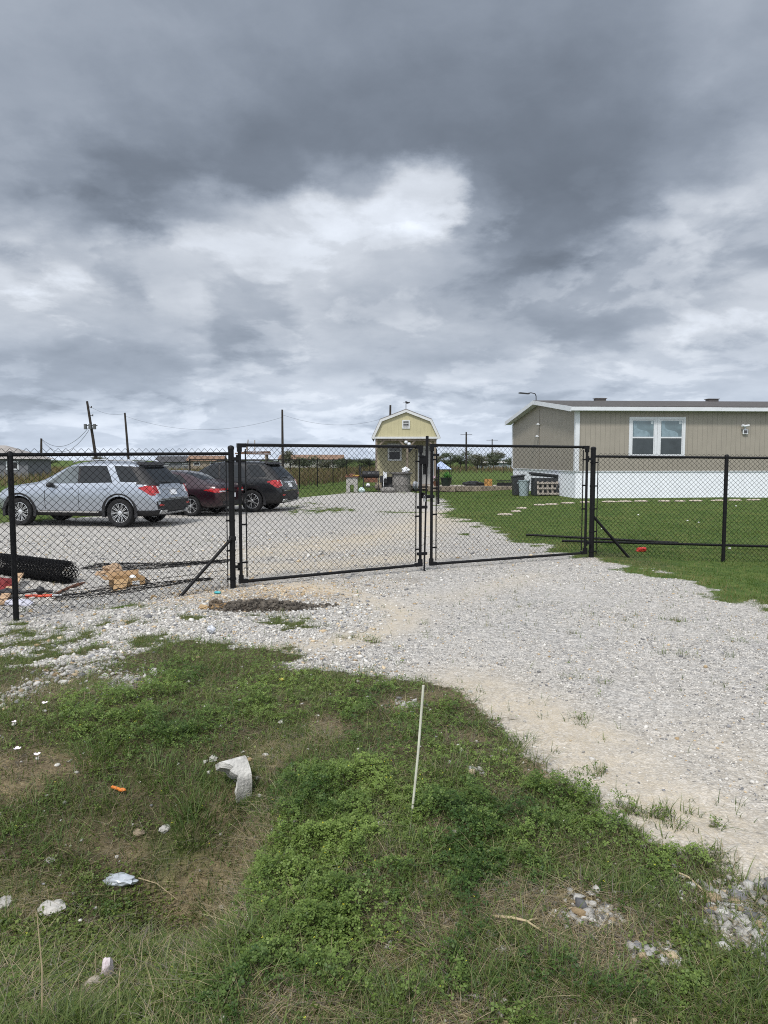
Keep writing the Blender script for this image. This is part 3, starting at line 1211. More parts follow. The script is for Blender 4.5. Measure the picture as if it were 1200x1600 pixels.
def stonecol(n, tanf):
    t = np.clip(rng.normal(.55, .28, n), 0, 1)
    col = mixc((.26, .25, .235), (.66, .64, .60), t)
    tn = rng.random(n) < tanf
    col[tn] = mixc((.33, .24, .14), (.60, .49, .34), rng.random(tn.sum()))
    gy = rng.random(n) < .10
    col[gy] = mixc((.13, .13, .135), (.28, .28, .29), rng.random(gy.sum()))
    return col


def gravel():
    # coarse limestone outside the fence and in the weeds
    x, y = scatter(170000, -.68, .66, 2.0, 17)
    k = masks(x, y)
    left = sst(.6, -.6, x - .10 * (y - 7))
    p = sst(.3, .7, k['g']) * np.where(y < 9.6, left, .55 * left + .12) * np.clip(1 - k['sand'] * .8, 0, 1)
    p = np.maximum(p, sst(.35, 1., k['st'] + k['n2']) * .12)
    p = np.maximum(p, .012 * (y < 7) * (1 - k['g']))
    keep = (rng.random(len(x)) < p) & inview(x, y)
    x, y = x[keep], y[keep]
    tanv = k['tan'][keep]
    n = len(x)
    sz = rng.lognormal(math.log(.0088), .45, n) * (1 + .02 * y)
    P = np.stack([x, y, terrain(x, y) + sz * .25], 1)
    sz = np.clip(sz, .004, .014 + .003 * y)
    P = np.stack([x, y, terrain(x, y) + sz * .25], 1)
    col = stonecol(n, .08 + .6 * tanv)
    # the stone patches in the grass: many small ones, a few fist-sized
    xs, yss = [], []
    for (cx, cy, w, h, a) in STONY:
        c = int(1900 * a * w * h / .10) + 60
        r = np.abs(rng.normal(0, .62, c))
        an = rng.uniform(0, 6.28, c)
        xs.append(cx + w * r * np.cos(an))
        yss.append(cy + h * r * np.sin(an))
    x2, y2 = np.concatenate(xs), np.concatenate(yss)
    s2 = np.clip(rng.lognormal(math.log(.0080), .55, len(x2)), .003, .030)
    P = np.concatenate([P, np.stack([x2, y2, terrain(x2, y2) + s2 * .45], 1)])
    sz = np.concatenate([sz, s2])
    col = np.concatenate([col, stonecol(len(x2), .12) * .74])
    V, F, C = pebbles(P, sz, col, 1)
    o = npmesh('coarse_gravel', V, F, STONE, col=C)
    tag(o, 'loose white limestone stones scattered along the drive edge', 'gravel', kind='stuff')
    # fine loose chippings on the drive
    x, y = scatter(120000, -.3, .66, 2.6, 15)
    k = masks(x, y)
    cl = fbm(x * 1.3, y * 1.3, 91, 4)
    p = sst(.4, .8, k['g']) * np.clip(1 - 1.6 * k['sand'], .04, 1) * sst(.30, .55, cl) * .9
    keep = (rng.random(len(x)) < p) & inview(x, y)
    x, y = x[keep], y[keep]
    n = len(x)
    sz = rng.lognormal(math.log(.0055), .35, n) * (1 + .03 * y)
    P = np.stack([x, y, terrain(x, y) + sz * .2], 1)
    c = stonecol(n, .05)
    c = c * np.array([.92, .91, .90])
    V, F, C = pebbles(P, np.clip(sz, .003, .02), c, 1)
    o = npmesh('fine_gravel', V, F, STONE, col=C)
    tag(o, 'fine grey stone chippings covering the driveway', 'gravel', kind='stuff')


foreground()
lawn()
gravel()

# ------------------------------------------------------------------ chain link fences and gates
BLK = mat('black_coated_steel', (.007, .007, .008), .5, 0, .25, 14, .12, 150, .18)
WIRE = mat('black_coated_wire', (.007, .007, .008), .5, 0, .2, 20, 0, 60, .15)
STEEL = mat('galvanised', (.42, .43, .44), .4, .8, .15, 20)


def fabric(L, zt, H, zt1=None, p=.082, r=.0026, x0=0., mapf=None, wob=.0):
    """woven diamond mesh: zigzag wires hooked into their neighbours"""
    n = int(round(L / p)) * 2
    px = L / n
    K = int(H / (p / 2))
    i = np.arange(n)[:, None]
    k = np.arange(K + 1)[None, :]
    x = i * px + np.where((i + k) % 2 == 0, px, 0.)
    z = -k * (p / 2) + 0 * i
    if zt1 is None:
        zt1 = zt
    yo = np.where(k % 2 == 0, .0028, -.0028) * np.where(i % 2 == 0, 1, -1)
    yo = yo + wob * 2.2 * np.sin(x * 2.1) * np.sin(z * 3.0 + 1)
    z = z - wob * 1.2 * (np.sin(x * 1.7 + .6) + .6 * np.sin(x * 5.3)) * (z / H)
    z = z + zt + (zt1 - zt) * x / L
    C = np.stack([x + x0, yo + 0 * z, z], -1)
    if K >= 1:
        ring = np.array([(1.35, 0, 0), (0, 1, 0), (-1.35, 0, 0), (0, -1, 0)]) * r
    V = C[:, :, None, :] + ring[None, None]
    V = V.reshape(-1, 3)
    if mapf:
        V = mapf(V)
    a = (np.arange(n)[:, None] * (K + 1) + np.arange(K)[None, :]) * 4
    q = np.arange(4)
    q2 = (q + 1) % 4
    F = np.stack([a[..., None] + q, a[..., None] + q2, a[..., None] + 4 + q2, a[..., None] + 4 + q], -1).reshape(-1, 4)
    return V, F


def pipe(p0, p1, r, name, root, n=10, m=None):
    return MB().cyl(p0, p1, r, n).build(name, m or BLK, root, smooth=True)


def fence_root(name, label, cat, p0, p1, group=None):
    p0, p1 = Vector(p0), Vector(p1)
    d = p1 - p0
    return thing(name, label, cat, (p0.x, p0.y, 0), math.atan2(d.y, d.x), group), d.length


def post(root, x, z0, z1, r, y=0.):
    m = MB().cyl((x, y, z0), (x, y, z1), r, 14)
    m.lathe([(r * 1.12, z1 - .02), (r * 1.12, z1 + .012), (r * .75, z1 + .03), (.004, z1 + .036)], 14, 'Z', (x, y, 0))
    return m.build('post', BLK, root, smooth=True)


def band(root, x, z, r, tox=0.):
    m = MB().lathe([(r * 1.08, z - .014), (r * 1.16, z - .012), (r * 1.16, z + .012), (r * 1.08, z + .014)], 12, 'Z', (x, 0, 0))
    if tox:
        m.span((min(x, x + tox), -.004, z - .011), (max(x, x + tox), .004, z + .011))
        m.cyl((x + tox * .7, -.016, z), (x + tox * .7, .016, z), .006, 6)
    return m.build('tension_band', BLK, root)


# left run: corner post by the gate, then away to the left
PL = Vector((-2.02, 9.40, 0))
PM = Vector((-4.15, 7.90, 0))
r1, L1 = fence_root('chain_link_fence', 'black chain link fence run with a lower left brace, beside the rolled mesh', 'fence', PL, PM)
Lx = L1 * 1.42
post(r1, 0, -.15, 1.86, .038)
post(r1, L1, -.3, 1.765, .031)
post(r1, L1 * 2, -.3, 1.765, .031)
pipe((0.03, 0, 1.785), (L1 * 2, 0, 1.735), .0215, 'top_rail', r1)
V, F = fabric(L1 * 2 - .09, 1.853, 1.90, 1.805, x0=.09, wob=.006)
V[:, 1] += .033
npmesh('wire_mesh', V, F, WIRE, r1)
pipe((.085, .033, .02), (.085, .033, 1.80), .007, 'tension_bar', r1, 6)
for z in (.12, .5, .9, 1.3, 1.68):
    band(r1, 0, z, .038, .085)
b0, b1 = Vector((.03, .03, .66)), Vector((.79, .04, -.09))
m = MB().cyl(b0, b1, .021, 10)
m.cyl(b1 + Vector((.03, 0, -.02)), b1 + Vector((-.16, .05, .02)), .016, 8)
m.build('brace', BLK, r1, smooth=True)
m = MB().lathe([(.045, .63), (.05, .64), (.05, .68), (.045, .69)], 12, 'Z', (0, 0, 0))
m.build('brace_band', BLK, r1)
for xx in np.arange(.5, L1 * 2, .6):
    zz = 1.785 - .05 * xx / (2 * L1)
MB().tube([(.1, .036, .25), (L1, .037, .16), (2 * L1, .036, .16)], .0035, 5).build('tension_wire', WIRE, r1)

# right run
PR = Vector((3.645, 12.40, 0))
PR2 = Vector((5.97, 12.40, 0))
r2, L2 = fence_root('chain_link_fence', 'black chain link fence run crossing in front of the tan house', 'fence', PR, PR2)
post(r2, 0, -.2, 1.90, .044)
for k in (1, 2, 3):
    post(r2, L2 * k, -.35, 1.765, .033)
pipe((0.03, 0, 1.765), (L2 * 3, 0, 1.70), .0225, 'top_rail', r2)
V, F = fabric(L2 * 3 - .1, 1.825, 1.93, 1.755, x0=.1, wob=.005)
V[:, 1] += .033
npmesh('wire_mesh', V, F, WIRE, r2)
pipe((.095, .033, .02), (.095, .033, 1.79), .008, 'tension_bar', r2, 6)
for z in (.1, .45, .85, 1.25, 1.66):
    band(r2, 0, z, .044, .095)
b0, b1 = Vector((.03, .035, .72)), Vector((.71, .05, -.05))
m = MB().cyl(b0, b1, .024, 10)
m.cyl(b1 + Vector((.06, 0, -.03)), b1 + Vector((-.1, .02, .01)), .02, 8)
m.build('brace', BLK, r2, smooth=True)


# gate leaves
def gate(name, label, p0, p1, z0, z1, hinge_at, top0, top1):
    rt, L = fence_root(name, label, 'gate', p0, p1, None)
    rr = .0225
    m = MB()
    m.cyl((0, 0, z0 - rr), (0, 0, top0 + rr), rr, 12)
    m.cyl((L, 0, z1 - rr), (L, 0, top1 + rr), rr, 12)
    m.cyl((rr, 0, z0), (L - rr, 0, z1), rr * .97, 12)
    m.cyl((rr, 0, top0), (L - rr, 0, top1), rr * .97, 12)
    for (x, z, s, t) in ((0, z0, 1, 1), (L, z1, -1, 1), (0, top0, 1, -1), (L, top1, -1, -1)):
        m.box((x + s * .03, 0, z + t * .005), (.12, .054, .054))
        m.box((x, 0, z + t * .045), (.0535, .0535, .09))
    m.build('gate_frame', BLK, rt, smooth=True)
    V, F = fabric(L - .17, top0 + .022, min(top0 - z0, top1 - z1) - .005, top1 + .022, x0=.085, wob=.005)
    V[:, 1] -= .0
    npmesh('wire_mesh', V, F, WIRE, rt)
    for x, a, b in ((.082, z0 + .05, top0 - .05), (L - .082, z1 + .05, top1 - .05)):
        pipe((x, 0, a), (x, 0, b), .009, 'tension_bar', rt, 6)
    for x, s in ((0, 1), (L, -1)):
        for t in (.14, .42, .64, .88):
            zz = z0 + (top0 - z0) * t
            MB().box((x + s * .045, 0, zz), (.10, .012, .024)).cyl((x + s * .06, -.018, zz), (x + s * .06, .018, zz), .007, 6).build('tension_band', BLK, rt)
    return rt, L


GA, GB = Vector((-1.915, 9.43, 0)), Vector((.560, 10.89, 0))
g1, LA = gate('chain_link_gate', 'left leaf of the black chain link double gate, in front of the cars', GA, GB, .075, .085, 0, 1.90, 1.905)
# hinges on the post side
for z in (.28, 1.72):
    m = MB().box((-.05, 0, z), (.12, .03, .04)).cyl((-.035, 0, z - .05), (-.035, 0, z + .05), .014, 8)
    m.build('hinge', BLK, g1)
# drop rod with its guides and the latch plate
m = MB().cyl((LA + .055, -.03, .0), (LA + .095, -.03, 1.62), .0145, 10).cyl((LA + .092, -.03, 1.60), (LA + .10, -.03, 2.07), .0235, 10)
m.cyl((LA + .055, -.03, -.02), (LA + .055, -.03, .0), .03, 10)
m.build('drop_rod', BLK, g1, smooth=True)
for z in (.26, .98):
    MB().box((LA + .02, -.02, z), (.17, .05, .045)).build('rod_guide', BLK, g1, bevel=.006)
MB().box((LA + .045, -.02, 1.70), (.15, .04, .13)).box((LA + .0, -.02, 1.76), (.08, .06, .03)).build('latch_plate', BLK, g1, bevel=.008)
MB().span((LA + .03, -.028, 1.48), (LA + .085, -.022, 1.68)).build('latch_strap', BLK, g1)
m = MB().box((LA + .035, -.06, 1.09), (.032, .018, .045))
m.tube([(LA + .024, -.06, 1.11), (LA + .024, -.06, 1.15), (LA + .035, -.06, 1.163), (LA + .046, -.06, 1.15), (LA + .046, -.06, 1.11)], .004, 6)
m.build('padlock', STEEL, g1)

GC, GD = Vector((.736, 10.97, 0)), Vector((3.50, 12.27, 0))
g2, LB = gate('chain_link_gate', 'right leaf of the black chain link double gate, in front of the lawn', GC, GD, .085, .09, 1, 1.93, 1.925)
MB().box((-.075, -.02, 1.14), (.21, .055, .05)).box((-.16, -.02, 1.16), (.03, .07, .09)).build('fork_latch', BLK, g2, bevel=.006)
pipe((.105, -.025, 1.02), (.105, -.025, 1.60), .018, 'rod_sleeve', g2, 8)
MB().box((.05, -.02, 1.78), (.12, .03, .04)).build('rod_guide', BLK, g2)
for z in (.26, 1.72):
    MB().box((LB + .05, 0, z), (.14, .03, .045)).cyl((LB + .03, 0, z - .05), (LB + .03, 0, z + .05), .015, 8).build('hinge', BLK, g2)


# perimeter fences behind
def far_fence(label, p0, p1, step, name='chain_link_fence'):
    rt, L = fence_root(name, label, 'fence', p0, p1)
    n = max(1, int(round(L / step)))
    for k in range(n + 1):
        x = L * k / n
        MB().cyl((x, 0, -.2), (x, 0, 1.76), .034, 8).build('post', BLK, rt, smooth=True)
    pipe((0, 0, 1.73), (L, 0, 1.73), .021, 'top_rail', rt, 6)
    V, F = fabric(L, 1.77, 1.75, p=.09, r=.0024)
    V[:, 1] += .036
    npmesh('wire_mesh', V, F, WIRE, rt)
    return rt


far_fence('far black chain link fence running back from behind the parked cars', (-8.6, 31.5), (7.0, 94.0), 3.4)
far_fence('farthest black chain link fence across the back of the lawn', (7.0, 94.0), (33.0, 91.0), 3.0)

# ------------------------------------------------------------------ loose fence material on the ground
# the tight roll
RR, RL = .172, 1.85
pr0 = Vector((-4.60, 10.30, 0))
pr1 = Vector((-6.2, 11.25, 0))


def spiral(V):
    s, y, h = V[:, 0], V[:, 1], V[:, 2]
    s0 = np.sqrt(np.maximum(s, 0) * .011 / math.pi + .085 ** 2)
    th_ = (s0 - .085) / (.011 / (2 * math.pi))
    rad = s0 + y * 1.0
    return np.stack([h, rad * np.cos(th_), rad * np.sin(th_)], 1)


d = pr1 - pr0
rt = thing('wire_mesh_roll', 'thick tight roll of black chain link mesh lying on the gravel', 'fence roll', (pr0.x, pr0.y, th(pr0.x, pr0.y) + RR - .005), math.atan2(d.y, d.x))
V, F = fabric(6.3, 0, RL, p=.082, r=.0031, mapf=None)
V = V - np.array([0, 0, -RL])
V[:, 2] += .02 * np.sin(V[:, 0] * 7)
V = spiral(V)
npmesh('wire_mesh', V, F, WIRE, rt)


def flat_bundle(label, p0, p1, wid, layers, seed):
    """mesh pulled lengthwise until it lies as a narrow dark strip"""
    r_ = np.random.default_rng(seed)
    p0, p1 = Vector(p0), Vector(p1)
    dd = p1 - p0
    L = dd.length
    rt = thing('wire_mesh_strip', label, 'fence mesh', (p0.x, p0.y, 0), math.atan2(dd.y, dd.x), 'strips of fence mesh on the gravel')
    ca, sa = dd.x / L, dd.y / L
    Vs, Fs, o = [], [], 0
    for q in range(layers):
        V, F = fabric(wid * 1.7, 0, L, p=.10, r=.0028)
        x, y, z = V[:, 0] / 1.7 - wid / 2, V[:, 1], -V[:, 2]
        u = z + .03 * np.sin(x * 60 + q)
        v = x * (.8 + .3 * np.sin(u * 2.2 + q * 1.7)) + .05 * np.sin(u * 1.3 + seed) + r_.normal(0, .02)
        gx, gy = p0.x + u * ca - v * sa, p0.y + u * sa + v * ca
        hz = terrain(gx, gy) + .008 + .03 * vnoise(u * 6 + q * 7, x * 20, seed + q) * (1 + .4 * q) + y
        Vs.append(np.stack([u, v, hz], 1))
        Fs.append(F + o)
        o += len(V)
    npmesh('wire_mesh', np.concatenate(Vs), np.concatenate(Fs), WIRE, rt)


a, b = gp(135, 887), gp(358, 879)
flat_bundle('dark strip of flattened fence mesh behind the cardboard box', a, b, .80, 1, 3)
a, b = gp(85, 934), gp(335, 906)
flat_bundle('dark strip of flattened fence mesh in front of the cardboard box', a, b, .55, 1, 5)
# loose rails lying in the grass behind the right run
for (q0, q1, lab) in (((878, 849), (1330, 861), 'long black fence rail lying on the lawn, nearer of two'), ((822, 839), (1060, 852), 'black fence rail lying on the lawn, farther of two')):
    a, b = gp(*q0), gp(*q1)
    dd = b - a
    rt = MB().cyl((0, 0, 0), (dd.x, dd.y, dd.z), .026, 10).build('fence_rail', BLK, smooth=True)
    rt.location = (a.x, a.y, a.z + .05)
    tag(rt, lab, 'pipe', 'fence rails on the lawn')

# ------------------------------------------------------------------ cars
TYRE = mat('tyre_rubber', (.012, .012, .013), .75, 0, .2, 20, .3, 60, .3)
RIMM = mat('alloy', (.62, .63, .64), .28, .75, .08, 10)
RIMD = mat('dark_alloy', (.02, .02, .022), .5, .3, .1)
CLAD = mat('black_plastic', (.016, .016, .018), .6, 0, .15, 10, .1, 200)
GLASS = mat('tinted_glass', (.010, .012, .014), .05, 0, .1, 2, 0, 60, .5)
GLASSL = mat('clear_car_glass', (.085, .10, .105), .04, 0, .25, 3, 0, 60, .8)
CHROME = mat('chrome', (.75, .76, .78), .12, 1.0, .04)
REDL = mat('red_lens', (.34, .010, .012), .15, 0, .3, 16, 0, 60, .7)
CLRL = mat('clear_lens', (.55, .56, .58), .12, 0, .25, 20, 0, 60, .7)
PLATE = mat('white_plate', (.72, .73, .75), .45, 0, .06)
INK = mat('dark_print', (.03, .03, .06), .5)
UNDER = mat('underbody', (.008, .008, .008), .9)


def paint(name, col, metal=.6, rough=.3):
    return mat(name, col, rough, metal, .03, 3, 0, 60, .5, .7, .22)


def loft_body(secs, name, mats, root, wells, clad_rows=2, lv=2):
    """secs: list of (x, [11 (y,z) points from keel to roof]); returns evaluated body mesh object"""
    bm = bmesh.new()
    rows = []
    n = len(secs[0][1])
    for x, pts in secs:
        ring = [bm.verts.new((x, y, z)) for (y, z) in pts]
        ring += [bm.verts.new((x, -y, z)) for (y, z) in reversed(pts[1:-1])]
        rows.append(ring)
    m = len(rows[0])
    for i in range(len(rows) - 1):
        for k in range(m):
            k2 = (k + 1) % m
            f = bm.faces.new((rows[i][k], rows[i][k2], rows[i + 1][k2], rows[i + 1][k]))
            low = min(k, m - 1 - k)
            f.material_index = 1 if low < clad_rows else 0
    for ring, flip in ((rows[0], True), (rows[-1], False)):
        # caps as quads between the two halves
        h = m // 2
        for k in range(h):
            a, b = ring[k], ring[(k + 1) % m]
            c, d = ring[(m - k - 1) % m], ring[(m - k) % m]
            vs = []
            for v in (a, b, c, d):
                if v not in vs:
                    vs.append(v)
            if len(vs) > 2:
                f = bm.faces.new(vs)
                f.material_index = 1 if k < clad_rows else 0
    bmesh.ops.recalc_face_normals(bm, faces=bm.faces)
    me = bpy.data.meshes.new(name)
    bm.to_mesh(me)
    bm.free()
    for q in mats:
        me.materials.append(q)
    tmp = bpy.data.objects.new('tmp', me)
    COL.objects.link(tmp)
    s = tmp.modifiers.new('s', 'SUBSURF')
    s.levels = s.render_levels = lv
    cut = []
    for (wx, wz, wr, hw) in wells:
        c = MB()
        for sgn in (-1, 1):
            c.cyl((wx, sgn * (hw - .30), wz), (wx, sgn * (hw + .3), wz), wr, 40)
        co = c.build('tmpcut', UNDER)
        bo = tmp.modifiers.new('b', 'BOOLEAN')
        bo.operation = 'DIFFERENCE'
        bo.solver = 'EXACT'
        bo.object = co
        bo.material_mode = 'TRANSFER'
        cut.append(co)
    dg = bpy.context.evaluated_depsgraph_get()
    dg.update()
    ev = tmp.evaluated_get(dg)
    new = bpy.data.meshes.new_from_object(ev, depsgraph=dg)
    new.name = name
    for o in [tmp] + cut:
        bpy.data.objects.remove(o)
    new.shade_smooth()
    new.set_sharp_from_angle(angle=R(38))
    o = bpy.data.objects.new(name, new)
    COL.objects.link(o)
    o.parent = root
    bv = BVHTree.FromPolygons([v.co[:] for v in new.vertices], [p.vertices[:] for p in new.polygons])
    return o, bv


def inpoly(p, poly):
    x, y = p
    c = False
    n = len(poly)
    for i in range(n):
        ax, ay = poly[i]
        bx, by = poly[(i + 1) % n]
        if (ay > y) != (by > y) and x < (bx - ax) * (y - ay) / (by - ay + 1e-12) + ax:
            c = not c
    return c


def rounded(poly, r, seg=4):
    out = []
    n = len(poly)
    for i in range(n):
        p, a, b = Vector(poly[i]), Vector(poly[i - 1]), Vector(poly[(i + 1) % n])
        la, lb = (a - p).length, (b - p).length
        q = min(r, la * .45, lb * .45)
        s, e = p + (a - p).normalized() * q, p + (b - p).normalized() * q
        for k in range(seg + 1):
            t = k / seg
            out.append(tuple((1 - t) ** 2 * s + 2 * t * (1 - t) * p + t * t * e))
    return out


def patch(bv, poly, axis, sign, name, m, root, off=.006, thick=.012, r=.03, div=7, far=4.0):
    """a thin shaped panel that follows the body: polygon seen along an axis, dropped onto the surface"""
    pl = rounded(poly, r) if r else list(poly)
    bm = bmesh.new()
    vs = [bm.verts.new((p[0], p[1], 0)) for p in pl]
    f = bm.faces.new(vs)
    xs = [p[0] for p in pl]
    ys = [p[1] for p in pl]
    for k in range(1, div):
        for (co, no) in ((((min(xs) + (max(xs) - min(xs)) * k / div), 0, 0), (1, 0, 0)), ((0, min(ys) + (max(ys) - min(ys)) * k / div, 0), (0, 1, 0))):
            bmesh.ops.bisect_plane(bm, geom=bm.verts[:] + bm.edges[:] + bm.faces[:], plane_co=co, plane_no=no)
    bmesh.ops.triangulate(bm, faces=bm.faces)
    dirv = Vector((0, -sign, 0)) if axis == 'Y' else (Vector((-sign, 0, 0)) if axis == 'X' else Vector((0, 0, -1)))
    last = None
    hits = {}
    for v in bm.verts:
        if axis == 'Y':
            o = Vector((v.co.x, sign * far, v.co.y))
        elif axis == 'X':
            o = Vector((sign * far + (5 if sign > 0 else 0), v.co.x, v.co.y))
        else:
            o = Vector((v.co.x, v.co.y, far))
        h = bv.ray_cast(o, dirv)
        hits[v] = (h[0], h[1]) if h[0] is not None else None
    good = [h for h in hits.values() if h]
    if not good:
        bm.free()
        return None
    for v, h in hits.items():
        if h is None:
            p = Vector((v.co.x, 0, v.co.y)) if axis == 'Y' else (Vector((0, v.co.x, v.co.y)) if axis == 'X' else Vector((v.co.x, v.co.y, 0)))
            ax = 1 if axis == 'Y' else (0 if axis == 'X' else 2)
            def dist(g):
                q = g[0].copy()
                q[ax] = 0
                return (q - p).length
            g = min(good, key=dist)
            p[ax] = g[0][ax]
            h = (p, g[1])
        nn = h[1].copy()
        if nn.dot(-dirv) < 0:
            nn = -nn
        nn = (nn * .5 - dirv * .8).normalized()
        v.co = h[0] + nn * off
    bmesh.ops.recalc_face_normals(bm, faces=bm.faces)
    if sum((f.normal.dot(dirv) for f in bm.faces)) > 0:
        bmesh.ops.reverse_faces(bm, faces=bm.faces)
    geom = bmesh.ops.extrude_face_region(bm, geom=bm.faces[:])
    nv = [e for e in geom['geom'] if isinstance(e, bmesh.types.BMVert)]
    orig = [v for v in bm.verts if v not in set(nv)]
    for v in orig:
        v.co += dirv * thick
    bmesh.ops.recalc_face_normals(bm, faces=bm.faces)
    me = bpy.data.meshes.new(name)
    bm.to_mesh(me)
    bm.free()
    me.shade_smooth()
    me.set_sharp_from_angle(angle=R(35))
    me.materials.append(m)
    o = bpy.data.objects.new(name, me)
    COL.objects.link(o)
    o.parent = root
    return o


def wheel(root, x, y, side, R_, rim, w, spokes, twin=True, rimmat=None):
    """tyre, with the rim (spokes, hub, lip) as its child"""
    ro = R_
    s = side
    prof = [(rim * .98, -w * .46), (rim * 1.06, -w * .5), (ro * .93, -w * .5), (ro * .985, -w * .42), (ro, -w * .25), (ro, w * .25), (ro * .985, w * .42), (ro * .93, w * .5), (rim * 1.06, w * .5), (rim * .98, w * .46)]
    t = MB().lathe(prof, 40, 'Y', (0, 0, 0), close=True).build('wheel', TYRE, root, smooth=True)
    t.location = (x, y, R_)
    yo = s * w * .34
    m = MB()
    m.lathe([(rim * .93, yo - s * .10), (rim * 1.0, yo - s * .03), (rim * 1.005, yo + s * .018), (rim * .93, yo + s * .024), (rim * .90, yo - s * .02), (rim * .88, yo - s * .10)], 40, 'Y', close=True)
    m.lathe([(rim * .24, yo - s * .05), (rim * .22, yo + s * .004), (rim * .12, yo + s * .012), (.004, yo + s * .012)], 20, 'Y')
    for k in range(spokes):
        a = 2 * math.pi * k / spokes
        for da in ((-.13, .13) if twin else (0,)):
            aa, ab = a + da * .8, a + da * (.85 if spokes > 7 else 1.5)
            p0 = Vector((math.cos(aa) * rim * .17, yo - s * .006, math.sin(aa) * rim * .17))
            p1 = Vector((math.cos(ab) * rim * .94, yo + s * .004, math.sin(ab) * rim * .94))
            d = (p1 - p0).normalized()
            tt = Vector((-d.z, 0, d.x))
            w0, w1 = rim * (.03 if twin else .07), rim * ((.042 if spokes > 7 else .055) if twin else .10)
            yy = Vector((0, s * .012, 0))
            vs = [p0 - tt * w0 - yy, p0 + tt * w0 - yy, p1 + tt * w1 - yy, p1 - tt * w1 - yy, p0 - tt * w0 * .7 + yy, p0 + tt * w0 * .7 + yy, p1 + tt * w1 * .75 + yy, p1 - tt * w1 * .75 + yy]
            m.add(vs, [(0, 3, 2, 1), (4, 5, 6, 7), (0, 1, 5, 4), (1, 2, 6, 5), (2, 3, 7, 6), (3, 0, 4, 7)])
    r_ = m.build('rim', rimmat or RIMM, t, smooth=True)
    MB().lathe([(rim * .90, yo - s * .06), (rim * .90, yo - s * .075), (.01, yo - s * .075)], 30, 'Y').build('brake', RIMD, t)
    return t


